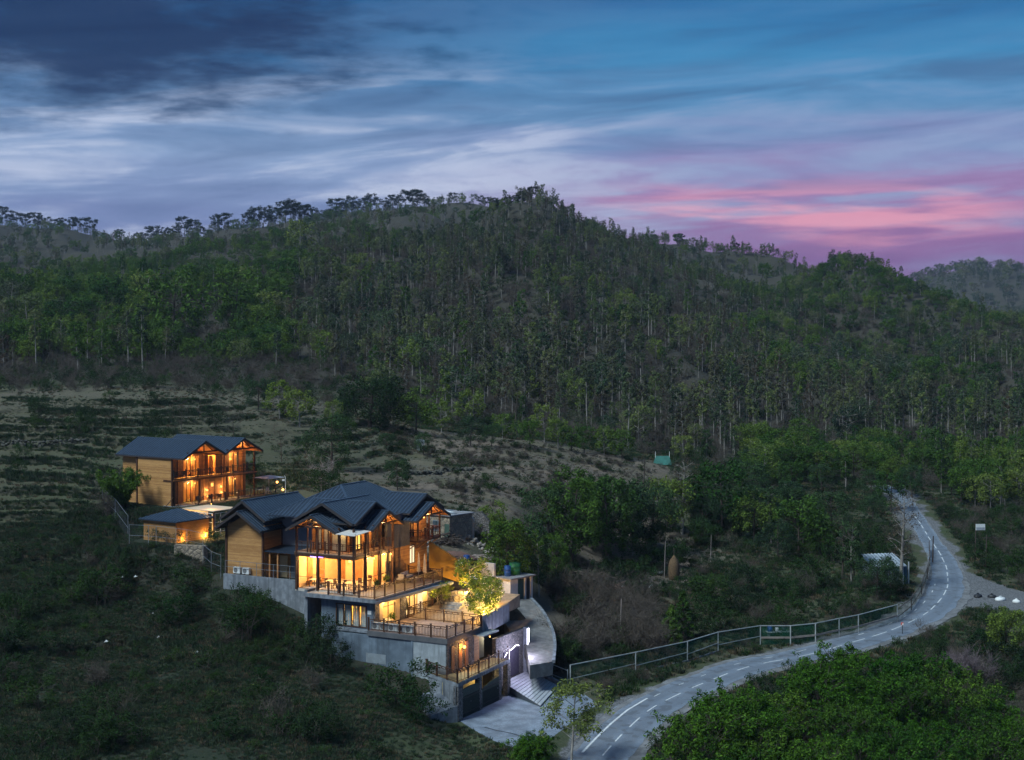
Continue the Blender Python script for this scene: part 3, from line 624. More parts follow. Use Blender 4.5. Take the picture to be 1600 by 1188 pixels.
# ------------------------------------------------------------------ the lodge
HW = (HO[0], HO[1])
LODGE = empty('timber_lodge', (HO[0], HO[1], 0), HANG, 'large timber lodge with stacked blue gables, glowing glass lounge and stepped terraces', 'lodge')
def lodge():
    H_ = LODGE
    # --- roofs
    gable(H_, 'u', 15.6, 2.0, 7.0, 2.95, 13.75, 11.92)
    gable(H_, 'u', 15.6, 2.8, 12.5, 2.9, 14.78, 12.85)
    gable(H_, 'u', 4.4, -1.0, 2.0, 2.95, 14.35, 12.85, SOFF, truss=True)
    gable(H_, 'u', 3.85, .15, 8.5, 3.5, 15.45, 13.62)
    gable(H_, 'v', 4.6, -1.0, 2.2, 2.85, 14.5, 12.95, SOFF, truss=True)
    gable(H_, 'v', 3.95, .1, 7.5, 3.55, 15.35, 13.6)
    gable(H_, 'v', 13.0, -1.2, 2.4, 3.35, 14.45, 12.9, SOFF, truss=True)
    gable(H_, 'v', 13.35, -.1, 8.0, 3.45, 15.25, 13.6)
    zt, zb = 16.25, 13.45; A, B = Vector((8.6, 7.4, zt)), Vector((13.2, 7.4, zt)); C0, C1, C2, C3 = Vector((3.4, 1.8, zb)), Vector((17.2, 1.8, zb)), Vector((17.2, 13., zb)), Vector((3.4, 13., zb))
    for q in ([A, B, C1, C0], [B, A, C3, C2], [C0, C3, A], [C1, C2, B]): roof_face(q, H_, name='main_roof_slope')
    MB().bar(A+Vector((0, 0, .03)), B+Vector((0, 0, .03)), .22, .07).build('ridge_cap', SEAM, H_)
    for p, q in ((A, C0), (A, C3), (B, C1), (B, C2)): MB().bar(p+Vector((0, 0, .03)), q+Vector((0, 0, .03)), .2, .06).build('hip_cap', SEAM, H_)
    # --- left wing: plank walls with gable end
    MB().add([(3., 13.1, 6.8), (3., 17.75, 6.8), (3., 17.75, 12.), (3., 15.5, 13.3), (3., 13.1, 11.9), (3.25, 13.1, 6.8), (3.25, 17.75, 6.8), (3.25, 17.75, 12.), (3.25, 15.5, 13.3), (3.25, 13.1, 11.9)],
             [(0, 1, 2, 3, 4), (9, 8, 7, 6, 5), (0, 4, 9, 5), (1, 0, 5, 6), (2, 1, 6, 7), (3, 2, 7, 8), (4, 3, 8, 9)]).build('gable_wall', WOODW, H_)
    box(H_, 'side_wall', WOOD, 3.25, 6.2, 13.1, 13.35, 6.8, 12.3)
    box(H_, 'side_wall', WOODW, 3.25, 12., 17.5, 17.75, 6.8, 12.4)
    for x, y in ((2.97, 13.07), (2.97, 17.72), (6.2, 13.07)): box(H_, 'corner_post', DARKW, x-.09, x+.09, y-.09, y+.11, 6.8, 12.0)
    box(H_, 'grey_wall', GREYP, 6.2, 6.45, 6.4, 13.0, 9.95, 13.6); box(H_, 'grey_wall', GREYP, 5.3, 5.5, 6.75, 11.3, 6.8, 9.7)
    MB().prism([(3.1, 7.2), (6.2, 7.2), (6.2, 13.05), (3.1, 13.05)], [9.7, 9.95, 9.95, 9.7], [9.82, 10.07, 10.07, 9.82]).build('porch_roof', SLATE, H_)
    for y in (11.5, 12.5, 12.95): box(H_, 'porch_post', SOFF, 3.3, 3.46, y-.08, y+.08, 6.8, 9.7)
    box(H_, 'door', CREAM, 5.2, 5.28, 11.7, 12.6, 6.9, 9.1); box(H_, 'porch_wall', WOOD, 5.3, 5.5, 11.3, 13.1, 6.8, 9.7)
    # --- lounge, ground floor
    box(H_, 'lounge_floor', FLOORW, .0, 11.4, .0, 6.9, 6.75, 7.03)
    box(H_, 'upper_floor_slab', DARKW, -.12, 6.95, -.12, 6.95, 10.25, 10.52); box(H_, 'lounge_ceiling', CREAM, .1, 6.8, .1, 6.8, 10.2, 10.24)
    box(H_, 'balcony_boards', mat('deck_boards', (.30, .21, .15), (.2, .13, .09), 3.), -.1, 6.93, -.1, 6.93, 10.525, 10.6)
    box(H_, 'lounge_back_wall', CREAM, 6.5, 6.8, .6, 6.9, 7.03, 10.2); box(H_, 'lounge_side_wall', CREAM, .2, 6.5, 6.6, 6.85, 7.03, 10.2)
    for i, y in enumerate((1.1, 3.3, 5.4)): box(H_, 'timber_panel', SOFF, 6.42, 6.49, y, y+.9, 7.03, 10.1)
    for x in (1.5, 3.6): box(H_, 'timber_panel', SOFF, x, x+.9, 6.52, 6.59, 7.03, 10.1)
    for v in (0., 1.71, 4.22, 6.71): box(H_, 'verandah_post', DARKW, -.17, .02, v-.09, v+.09, 6.9, 13.2)
    for v in (2.95, 5.42): box(H_, 'verandah_post', DARKW, -.1, .02, v-.06, v+.06, 10.6, 13.2)
    for u in (1.88, 4.42, 6.8): box(H_, 'verandah_post', DARKW, u-.09, u+.09, -.17, .02, 6.9, 13.3)
    vs = [.09, 1.62, 1.8, 4.13, 4.31, 6.62]
    for a, b in ((.12, 1.62), (1.8, 4.13), (4.31, 6.62)): window(H_, 'u', a, b, .1, 7.05, 10.2, 1, 1, trans=.36, w=.05)
    for a, b in ((.12, 1.79), (1.97, 4.33), (4.51, 6.71)): window(H_, 'v', a, b, .1, 7.05, 10.2, 1, 1, trans=.36, w=.05)
    for p, w in (((1.6, 1.6, 9.75), 130), ((3.2, 4.6, 9.75), 150), ((5., 2., 9.75), 130), ((1.5, 5.2, 9.75), 90)):
        MB().tube([(p[0], p[1], 10.2), (p[0], p[1], p[2]+.2)], .012, 4).build('pendant_cord', BLACKM, H_); bulb(H_, p, w, .13, (1, .55, .18), 'pendant_lamp')
    box(H_, 'led_strip', emit_mat('violet_led', (.35, .15, 1.), 6.), -.05, -.02, 3.6, 5.1, 10.18, 10.23)
    # --- upper storey set back behind the balcony
    box(H_, 'upper_wall', WOOD, 1.7, 1.9, 1.7, 6.1, 10.6, 13.6); box(H_, 'upper_wall', WOOD, 1.9, 4.6, 1.7, 1.9, 10.6, 13.6)
    box(H_, 'upper_partition', CREAM, 4.2, 4.4, 1.9, 6.1, 10.6, 13.4); box(H_, 'ceiling', CREAM, 1.9, 11., 1.3, 6.3, 13.4, 13.5)
    for a, b, c in ((2.0, 2.75, CURT), (2.9, 3.75, None), (3.9, 4.7, None), (4.9, 5.65, CURT)):
        window(H_, 'u', a, b, 1.7, 10.65, 12.75, 1, 1, glass=GLASS)
        box(H_, 'curtain', c or mat('grey_curtain', (.3, .29, .27)), 1.66, 1.69, a+.08, b-.08, 10.7, 12.7)
    def opening(u0, u1, v, z0, z1, w, nv=2):
        window(H_, 'v', u0, u1, v, z0, z1, nv, 1); 
    # lit upper windows on the deck side: room light is emission on the blind, no lamp inside
    box(H_, 'upper_wall', WOOD, 2.0, 2.25, 1.45, 1.69, 10.6, 13.4)
    opening(2.3, 3.6, 1.66, 10.7, 12.7, 0); box(H_, 'glowing_blind', emit_mat('emissive_blind', (1., .55, .12), 1.5), 2.38, 3.52, 1.672, 1.69, 10.75, 12.65)
    opening(5.0, 6.4, 1.3, 10.7, 12.9, 0); box(H_, 'upper_wall', WOOD, 4.6, 6.95, 1.32, 1.5, 10.6, 13.6); box(H_, 'upper_room_curtain', mat('amber_curtain', (.6, .36, .14)), 5.05, 6.35, 1.305, 1.319, 10.75, 12.85)
    bulb(H_, (4.3, 1.0, 12.7), 22, .07); bulb(H_, (4.6, -.3, 13.75), 26, .05); bulb(H_, (.0, 4.4, 13.6), 26, .05); bulb(H_, (.9, 2.4, 12.75), 14, .05)
    railing(H_, [(-.05, 6.75, 10.6), (-.05, -.05, 10.6), (6.85, -.05, 10.6)], 1.0, 1.75, .62)
    for k in range(2): box(H_, 'canopy_post', DARKW, -1.2+2.2*k, -1.12+2.2*k, -.95, -.87, 10.6, 12.85)
    MB().prism([(-1.55, 1.1), (-1.55, -1.05), (1.3, -1.05), (1.3, 1.1)], [12.78, 12.72, 12.86, 12.95], [12.83, 12.77, 12.91, 13.0]).build('corner_canopy', mat('white_canopy', (.6, .55, .5), (.5, .46, .42), 3.), H_)
    # --- grey clad bay and the deck-side rooms
    box(H_, 'slate_wall', SLATEW, 6.98, 11.3, .7, 1.0, 10.2, 13.6); box(H_, 'rear_wall', WOOD, 8.6, 11.4, .75, 1.0, 6.9, 10.2); box(H_, 'rear_wall', SLATEW, 7.0, 7.25, .8, 2., 7., 10.2)
    window(H_, 'v', 7.35, 8.5, .8, 7.1, 8.9, 2, 1); window(H_, 'v', 7.35, 8.5, .8, 8.95, 10.1, 1, 1)
    box(H_, 'glowing_blind', MATS['emissive_blind'], 7.42, 8.43, .83, .86, 9.0, 10.05); box(H_, 'inner_wall', CREAM, 7.3, 8.6, .95, 1.05, 7., 8.95)
    for u in (2.9, 6.0): bulb(H_, (u, -.35, 10.02), 45, .09, (1, .6, .18), 'soffit_lamp')
    box(H_, 'wall_bracket', DARKW, 2.8, 3.0, -.3, -.1, 10.1, 10.24); box(H_, 'wall_bracket', DARKW, 5.9, 6.1, -.3, -.1, 10.1, 10.24)
    # --- right-hand block with balcony
    box(H_, 'block_wall', WOODW, 11.4, 16.05, 1.5, 1.75, 6.8, 10.5); box(H_, 'block_wall', WOODW, 11.4, 11.65, 1.0, 1.5, 6.8, 13.5)
    box(H_, 'block_wall', WOODW, 15.8, 16.05, 1.75, 8., 6.8, 13.4); box(H_, 'block_wall', WOOD, 11.65, 16.05, 1.55, 1.75, 10.65, 13.5)
    window(H_, 'v', 12.4, 13.5, 1.5, 8.0, 9.9, 2, 1, fr=DARKW); box(H_, 'lit_curtain', emit_mat('pale_lit', (1., .74, .42), 1.1), 12.48, 13.42, 1.485, 1.495, 8.05, 9.85)
    box(H_, 'balcony_slab', DARKW, 11.5, 16.1, -.2, 1.5, 10.42, 10.62); railing(H_, [(11.6, 1.4, 10.62), (11.6, -.1, 10.62), (16., -.1, 10.62), (16., 1.4, 10.62)], 1.0, 1.5, .4)
    for u in (11.6, 13.8, 16.): box(H_, 'balcony_post', DARKW, u-.07, u+.07, -.17, -.03, 10.62, 13.2)
    for u in (12., 14., 15.9): MB().bar((u, 1.5, 9.4), (u, .0, 10.4), .1).build('bracket', SOFF, H_)
    window(H_, 'v', 12.2, 13.3, 1.55, 10.7, 12.8, 2, 1); box(H_, 'curtain', MATS['amber_curtain'], 12.28, 13.22, 1.535, 1.545, 10.75, 12.75); bulb(H_, (14.1, .7, 12.7), 24, .08); bulb(H_, (13., -.5, 13.7), 26, .05)
    # --- main terrace slab
    MB().prism([(-1.45, 4.9), (-1.45, -3.35), (10.9, -3.7), (10.9, .7), (0, .7), (0, 4.9)], 6.55, 6.9).build('terrace_slab', CONC, H_)
    MB().prism([(-1.3, 4.6), (-1.3, -3.2), (10.75, -3.5), (10.75, .7), (-.2, .7), (-.2, 4.6)], 6.905, 6.95).build('terrace_deck', mat('terrace_paving', (.36, .31, .27), (.27, .23, .2), 2., .7, fine=4.), H_)
    railing(H_, [(-1.3, 2.1, 6.95), (-1.3, -3.15, 6.95), (10.7, -3.5, 6.95)], 1.1, 1.7, .17); railing(H_, [(10.7, -3.5, 6.95), (10.7, .5, 6.95)], 1.1, 1.9, .17)
    MB().prism([(-1.7, -3.5), (11.6, -4.3), (11.6, -3.75), (-1.5, -3.36)], 6.5, 6.75).build('slab_edge_awning', mat('blue_awning', (.15, .19, .26), (.12, .15, .2)), H_)
    # --- garden retaining wall left of the terrace
    MB().prism([(2.3, 4.9), (2.3, 17.6), (2.65, 17.6), (2.65, 4.9)], 3.0, 7.25).build('retaining_wall', CONC, H_)
    MB().prism([(-1.2, 4.6), (2.3, 4.6), (2.3, 4.95), (-1.2, 4.95)], 3.0, 7.2).build('retaining_return', CONC, H_)
    # --- lower ground floor
    box(H_, 'lower_wall', BLUEW, -.6, -.35, 1.7, 3.4, 2.5, 6.55); box(H_, 'lower_wall', BLUEW, -.62, -.35, -2.55, -1.85, 2.5, 6.55)
    box(H_, 'lower_wall', BLUEW, -.6, -.36, -1.85, 1.7, 2.5, 3.95); box(H_, 'lower_wall', BLUEW, -.6, -.36, -1.85, 1.7, 6.1, 6.55)
    window(H_, 'u', -1.85, 1.7, -.56, 3.95, 6.1, 4, 1, glass=GLASS, w=.1)
    for k in range(4): 
        for j in range(6): a = -1.78+k*.8875+j*.13; box(H_, 'curtain_fold', CURT, -.40-.03*(j % 2), -.37-.03*(j % 2), a, a+.115, 3.98, 6.05)
    MB().prism([(-1.3, -2.5), (-.6, -2.5), (-.6, 2.2), (-1.3, 2.2)], 3.65, 3.85).build('window_ledge', CONC, H_)
    box(H_, 'notice_plate', WHITEP, -.66, -.63, -2.35, -1.95, 5.3, 5.65)
    # deck-side lower facade: arched bay, stone piers, lit rooms
    for a, b, m in ((-.6, .2, STONE), (4.0, 5.0, STONE), (9.2, 10.4, STONE)): box(H_, 'stone_pier', m, a, b, -2.75, -2.45, 3.5, 6.55)
    box(H_, 'arch_jamb', CREAM, .2, .9, -2.65, -2.5, 4.1, 6.55); box(H_, 'arch_jamb', CREAM, 3.3, 4.0, -2.65, -2.5, 4.1, 6.55)
    mb = MB(); n = 10
    for k in range(n):                               # spandrel above the arch
        t0, t1 = k/n, (k+1)/n; x0, x1 = .9+2.4*t0, .9+2.4*t1; z0 = 5.75+.7*math.sin(math.pi*t0)**.6; z1 = 5.75+.7*math.sin(math.pi*t1)**.6
        mb.prism([(x0, -2.65), (x1, -2.65), (x1, -2.5), (x0, -2.5)], [z0, z1, z1, z0], 6.55)
    mb.build('arch_head', CREAM, H_)
    window(H_, 'v', .95, 3.25, -2.45, 4.15, 6.4, 2, 1, trans=.7, w=.05); window(H_, 'v', 5.05, 6.9, -2.5, 4.15, 6.4, 2, 1, w=.06); box(H_, 'lower_wall', CREAM, 7.0, 9.2, -2.65, -2.45, 4.0, 6.55)
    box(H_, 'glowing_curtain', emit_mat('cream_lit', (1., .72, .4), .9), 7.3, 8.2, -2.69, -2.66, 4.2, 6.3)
    box(H_, 'room_floor', FLOORW, -.3, 9., -2.4, 1.5, 4.0, 4.12); box(H_, 'room_back', CREAM, -.3, 9., 1.5, 1.7, 4.1, 6.5); box(H_, 'room_wall', CREAM, 4.3, 4.5, -2.4, 1.5, 4.1, 6.5); box(H_, 'room_end', CREAM, 8.8, 9., -2.4, 1.5, 4.1, 6.5)
    box(H_, 'room_drape', mat('yellow_drape', (.75, .52, .16), (.65, .42, .1), 5.), .3, 3.9, .9, .95, 4.2, 6.4)
    bulb(H_, (2., -.8, 6.1), 170, .1, (1, .62, .22)); bulb(H_, (6., -.8, 6.1), 170, .1, (1, .68, .32))
    # --- lower terrace
    for u in (1.2, 5.6, 8.6): box(H_, 'added_lamp_box', BLACKM, u-.12, u+.12, -3.2, -3.0, 6.46, 6.54); bulb(H_, (u, -3.1, 6.38), 20, .06, (1, .62, .25), 'soffit_lamp')  # lamps and boxes added under the slab to spill warm light on the terrace
    MB().prism([(-1.75, -2.6), (-1.75, -11.3), (4.9, -11.3), (5.2, -2.6)], 3.55, 4.0).build('lower_terrace_slab', mat('slab_trim', (.10, .10, .105), (.075, .075, .08)), H_)
    MB().prism([(-1.6, -2.75), (-1.6, -11.15), (4.8, -11.15), (5.1, -2.75)], 4.004, 4.05).build('terrace_tiles', TILE, H_)
    railing(H_, [(-1.65, -2.7, 4.05), (-1.65, -11.2, 4.05), (4.8, -11.2, 4.05)], 1.05, 1.75, .16); railing(H_, [(4.8, -11.2, 4.05), (5.1, -2.9, 4.05)], 1.05, 1.9, .16); railing(H_, [(5.1, -2.9, 4.05), (9.8, -2.9, 4.05)], 1.05, 1.9, .16)
    MB().prism([(-1.6, 1.5), (-1.6, -7.5), (-1.35, -7.5), (-1.35, 1.5)], .2, 3.56).build('base_wall', BLUEW, H_)
    MB().prism([(-1.66, -7.52), (-1.66, -11.1), (-1.35, -11.1), (-1.35, -7.52)], -.4, 3.56).build('base_wall', CONCL, H_)
    box(H_, 'pilaster', BLUEW, -1.72, -1.5, -7.6, -7.4, .0, 3.56); box(H_, 'plaster_patch', mat('patch', (.22, .25, .275)), -1.625, -1.6, -4.6, -2.4, 1.0, 1.9)
    # stone piers and rooms under the lower terrace, deck side
    box(H_, 'basement_wall', STONE, -1.6, 3.5, -11.2, -10.9, -2.7, 3.54); box(H_, 'basement_wall', STONE, 6.5, 12.8, -11.9, -11.5, -2.7, 2.6)
    for a in (-.9, .5, 1.7): box(H_, 'timber_slat', SOFF, a, a+.55, -11.26, -11.21, .9, 3.2)
    box(H_, 'entry_door', WOOD, 3.5, 5.0, -10.9, -10.8, .8, 3.3); box(H_, 'entry_canopy', CONCL, 3.3, 6.4, -12.3, -10.9, 3.4, 3.52); box(H_, 'entry_wall', GREYP, 5.0, 6.5, -10.6, -10.4, .8, 3.4)
    wl = empty('wall_lamp_mount', (0, 0, 0)); bpy.data.objects.remove(wl)
    box(H_, 'wall_lamp_arm', BLACKM, .95, 1.05, -11.5, -11.2, 2.62, 2.7); bulb(H_, (1.0, -11.55, 2.85), 38, .15, (1, .5, .13), 'wall_lamp')
    bulb(H_, (6.6, -11.2, 2.75), 14, .07, (1, .75, .4), 'entry_lamp')
    # gate balcony and garage gates
    G = [(-4.2, -13.85), (6.75, -13.3), (6.75, -11.25), (-1.7, -11.25), (-1.7, -9.0)]
    MB().prism(G, .45, .75).build('gate_balcony', CONC, H_); MB().prism([(-4., -13.7), (6.6, -13.15), (6.6, -11.35), (-1.75, -11.35), (-1.75, -9.4)], .755, .79).build('balcony_tiles', mat('ochre_paving', (.34, .27, .14), (.26, .2, .1), 2.5), H_)
    railing(H_, [(-1.75, -9.1, .79), (-4.1, -13.7, .79)], 1.05, 1.7, .16); railing(H_, [(-4.1, -13.7, .79), (6.6, -13.2, .79)], 1.05, 2.1, .7, second=True)
    for a, b in ((-4.1, -3.25), (0.15, .65), (4.25, 4.8), (6.2, 6.8)): box(H_, 'gate_pier', STONE, a, b, -13.8+.045*(a+4), -13.3+.045*(a+4), -2.8, .45)
    MB().prism([(-4.2, -13.6), (-1.7, -9.3), (-1.4, -9.6), (-3.9, -13.5)], -3.0, .45).build('flank_wall', CONC, H_)
    mb = MB(); mb.prism([(-6.2, -12.2), (-4.15, -13.75), (-2.4, -10.8), (-4.3, -9.6)], -3.2, [-1.8, -1.2, -.5, -.6]); mb.build('flank_buttress', CONC, H_)
    def gate(u0, u1, v, zt, arch):
        g = MB(); n = 16
        for k in range(n):
            t = (k+.5)/n; z = zt-(.55 if arch else .12)*(1-math.sin(math.pi*t*(.5 if arch else 1.)+(0 if arch else 0))); u = u0+(u1-u0)*t; w = (u1-u0)/n*.5
            g.box(u-w*.96, u+w*.96, v-.03, v+.03, -2.62, z)
        o = g.build('gate', GREENG, H_)
        for z in (-2.3, -.9): box(o, 'gate_rail', BLACKM, u0, u1, v-.07, v-.035, z, z+.1)
        for k in range(n+1):
            u = u0+(u1-u0)*k/n; MB().bar((u, v-.055, -2.55), (u, v-.055, zt-.75), .035).build('gate_bar', BLACKM, o)
        MB().lathe([(.05, 0), (.06, .05), (.0, .09)], (u1-.3 if arch else (u0+u1)/2, v-.1, -1.4), 8).build('gate_handle', METG, o)
    gate(-3.2, .1, -13.55, .05, False); gate(.7, 4.2, -13.4, -.35, True)
    box(H_, 'garage_back', mat('garage_ochre', (.62, .48, .22), (.5, .4, .2)), -3., 4.2, -11.7, -11.5, -2.65, .4); bulb(H_, (2.6, -12.4, .2), 22, .08, (1, .75, .3), 'garage_lamp')
    # recessed entrance: neon arch, led pillar, dark wicket, ramp
    box(H_, 'wicket_gate', mat('dark_wicket', (.05, .045, .065), (.035, .03, .05), 3.), 8.0, 11.2, -11.98, -11.92, -1.6, 1.0)
    pts = [(8.1+3.0*t, -12.02, .55+.65*math.sin(t*2.2)+(.1*math.sin(t*9))) for t in np.linspace(0, 1, 14)]
    MB().tube(pts, .035, 6).build('neon_arch', BULBW, H_); MB().tube([(9.1, -12.0, -1.5), (9.1, -12.0, 1.0)], .02, 5).build('neon_stem', BULBW, H_)
    box(H_, 'led_pillar', CONC, 12.3, 12.7, -12.3, -11.9, -2.0, 2.7); box(H_, 'led_tube', BULBW, 12.3, 12.4, -12.38, -12.31, .6, 2.6); box(H_, 'led_tube', BULBW, 12.55, 12.65, -12.38, -12.31, 1.2, 2.6)
    lamp('neon_light', (8.6, -13.9, 1.5), 55, (.72, .70, 1.), .3, H_)
    R = [Vector((7.4, -12.2, -1.75)), Vector((13.3, -12.0, -1.75)), Vector((11.4, -16.2, -2.5)), Vector((3.9, -18.0, -2.55))]
    zf = -2.7; MB().add(list(R)+[Vector((p.x, p.y, zf)) for p in R], [(0, 3, 2, 1), (4, 5, 6, 7), (0, 1, 5, 4), (1, 2, 6, 5), (2, 3, 7, 6), (3, 0, 4, 7)]).build('ramp', mat('dark_ramp', (.06, .07, .085)), H_)
    up = Vector((0, 0, .05))
    for k in range(12):
        t0 = (k+.06)/12; t1 = (k+.88)/12; A0 = R[0].lerp(R[3], t0); A1 = R[0].lerp(R[3], t1); B0 = R[1].lerp(R[2], t0); B1 = R[1].lerp(R[2], t1)
        MB().add([p+up*.1 for p in (A0, A1, B1, B0)]+[p+up for p in (A0, A1, B1, B0)], [(0, 1, 2, 3), (7, 6, 5, 4), (0, 4, 5, 1), (1, 5, 6, 2), (2, 6, 7, 3), (3, 7, 4, 0)]).build('ramp_plate', mat('ramp_plate', (.42, .44, .47), (.34, .36, .39), 2., .45), H_)
    MB().bar((13.45, -12.2, -1.9), (11.6, -16.4, -2.45), .3, .7).build('ramp_kerb', CONC, H_)
    MB().lathe([(.1, 0), (.15, .45), (.17, .5)], (12.9, -12.6, -1.7), 10).build('white_planter', WHITEP, H_)
    # --- paved garden court with steps beyond the lower terrace
    MB().prism([(5.25, -10.4), (5.25, -2.7), (16., -2.7), (16., -9.6)], 3.9, [4.02, 4.02, 5.2, 5.2]).build('garden_paving', mat('buff_paving', (.30, .235, .17), (.22, .17, .125), 1.6, .8, fine=4.), H_)
    for k in range(3): box(H_, 'garden_step', CONC, 9.0+.5*k, 9.5+.5*k, -6.2, -4.2, 4.0, 4.5+.22*k)
    for k in range(8): box(H_, 'shadow_stripe_bar', CONCL, 10.9+k*.42, 11.08+k*.42, -8.6, -5.4, 4.3, 4.68+.04*k)  # lattice shadow stripes on the paving, imitated by pale raised bars
    MB().prism([(4.9, -11.35), (4.9, -11.05), (12.2, -10.1), (12.2, -10.4)], 3.2, 5.0).build('planter_wall', CONC, H_)
    MB().prism([(10.5, -5.), (10.5, -3.4), (13.5, -3.4), (13.5, -5.)], 4.2, 5.5).build('raised_planter', STONE, H_)
    MB().add([(16.3, 1.4, 6.6), (16.3, -3.2, 5.6), (16.3, -3.2, 7.6), (16.3, 1.4, 9.9), (16.6, 1.4, 6.6), (16.6, -3.2, 5.6), (16.6, -3.2, 7.6), (16.6, 1.4, 9.9)], [(0, 1, 2, 3), (7, 6, 5, 4), (0, 4, 5, 1), (1, 5, 6, 2), (2, 6, 7, 3), (3, 7, 4, 0)]).build('ochre_wing_wall', mat('ochre_plaster', (.48, .30, .07), (.38, .23, .05), 1.), H_)
lodge()
# ------------------------------------------------------------------ annexe above the lodge
ANNEX = empty('timber_annexe', (HOTO[0], HOTO[1], 0), HOTANG, 'two-storey timber guest block with twin gables and orange-lit balconies above the lodge', 'guest house')
SHEER = leaf_mat('sheer', [(.8, .62, .34)], .6, 0.)
def annexe():
    A = ANNEX
    gable(A, 'v', 3.5, -2.2, 10., 3.35, 18.65, 16.9, SOFF, truss=True, lo=3.7); gable(A, 'v', 10.2, -2.2, 10., 3.35, 18.6, 16.85, SOFF, truss=True)
    box(A, 'end_wall', WOODW, 0, .22, 0., 6.2, 10.6, 16.75); box(A, 'end_wall', WOODW, .6, .82, 6.2, 9.5, 10.6, 16.75)
    for y in (.0, 6.2): box(A, 'corner_post', DARKW, -.1, .1, y-.1, y+.1, 10.6, 16.8)
    for s in ((10.8, 13.72), (14.0, 16.75)):
        z0, z1 = s
        segs = [(.22, 3.05), (4.35, 4.6), (5.85, 7.3), (8.6, 10.9), (12.8, 14.)] if z0 > 12 else [(.22, 3.05), (4.35, 4.65), (5.85, 7.5), (8.5, 11.0), (12.3, 14.)]
        for a, b in segs: box(A, 'facade_wall', mat('brown_boards', (.17, .085, .04), (.11, .055, .028), 3.) if b-a > 1.2 else WOOD, a, b, 1.3, 1.5, z0, z1)
        box(A, 'inner_wall', SOFF, .3, 13.9, 4.2, 4.4, z0, z1); box(A, 'inner_ceiling', CREAM, .3, 13.9, 1.5, 4.2, z1-.1, z1-.02)
        wins = [(3.05, 4.35), (4.6, 5.85), (10.9, 12.8)] if z0 > 12 else [(3.05, 4.35), (4.65, 5.85), (11.0, 12.3)]
        for a, b in wins: window(A, 'v', a, b, 1.4, z0+.05, z0+2.6, 2, 1); box(A, 'lintel', DARKW, a, b, 1.3, 1.5, z0+2.6, z1)
        for a, b in wins: box(A, 'sheer_curtain', SHEER, a+.1, b-.1, 1.62, 1.66, z0+.1, z0+2.5)
        for x, w in ((3.7, 210), (5.3, 180), (11.8, 190)): bulb(A, (x, 3., z1-.5), w, .1, (1, .55, .15))
        for u in (6.5, 9.7, 10.2, 1.2, 2.2, 13.3): box(A, 'batten', WOOD, u, u+.12, 1.24, 1.29, z0, z1)
    box(A, 'open_door_leaf', SOFF, 7.35, 7.42, .6, 1.3, 14.05, 16.4); box(A, 'lobby_wall', SOFF, 7.2, 8.7, 2.2, 2.3, 14., 16.7); lamp('lobby_light', (8., 1.75, 16.2), 26, (1, .45, .1), .1, A)
    box(A, 'room_door', SOFF, 7.55, 8.45, 1.36, 1.42, 10.85, 13.1); box(A, 'lit_transom', emit_mat('orange_lit', (1., .45, .1), 1.6), 7.85, 8.25, 1.33, 1.355, 12.45, 12.9); box(A, 'lintel', DARKW, 7.5, 8.5, 1.3, 1.5, 13.1, 13.7)
    box(A, 'lintel', DARKW, 7.3, 8.6, 1.3, 1.5, 16.45, 16.75)
    box(A, 'balcony_slab', DARKW, -.05, 14.4, -.25, 1.5, 13.72, 13.95); box(A, 'balcony_edge', SOFF, -.05, 14.4, -.31, -.25, 13.86, 13.98); railing(A, [(.15, -.15, 13.97), (14.2, -.15, 13.97), (14.2, 1.2, 13.97)], 1.0, 2., .4, m=BLACKM)
    for u in (.3, 4.5, 9.2, 14.2): box(A, 'verandah_post', DARKW, u-.1, u+.1, -.15, .05, 10.75, 13.72)
    for u in (14.2,): box(A, 'verandah_post', DARKW, u-.1, u+.1, -.15, .05, 13.95, 16.9)
    box(A, 'verandah_floor', CONC, -.3, 15., -1.2, 1.3, 10.6, 10.8)
    for x, z in ((6.9, 12.1), (6.95, 11.35), (9.35, 12.35), (9.4, 11.6)): bulb(A, (x, 1.05, z), 20, .1, (1, .5, .16), 'wall_lamp')
    for x, z in ((4.48, 16.2), (11.6, 16.3), (4.5, 13.2), (11.5, 13.2)): bulb(A, (x, .7, z), 30, .06, (1, .5, .16), 'ceiling_lamp')
    MB().prism([(-1., -2.6), (15.5, -2.9), (15.5, -2.6), (-1., -2.3)], 8.5, [10.7, 11.3, 11.3, 10.7]).build('terrace_wall', mat('olive_plaster', (.19, .16, .10), (.13, .11, .07)), A)
    railing(A, [(2., -2.45, 10.9), (15.3, -2.75, 11.3)], .95, 2.4, .45, m=BLACKM)
    for k in range(5): box(A, 'garden_stair', CONC, -1.6-.3*k, -1.3-.3*k, .2, 1.6, 10.2, 10.8-.16*k)
    MB().bar((-.1, -.35, 11.9), (-1.9, -.6, 10.7), .07).build('stair_rail', DARKW, A)
annexe()
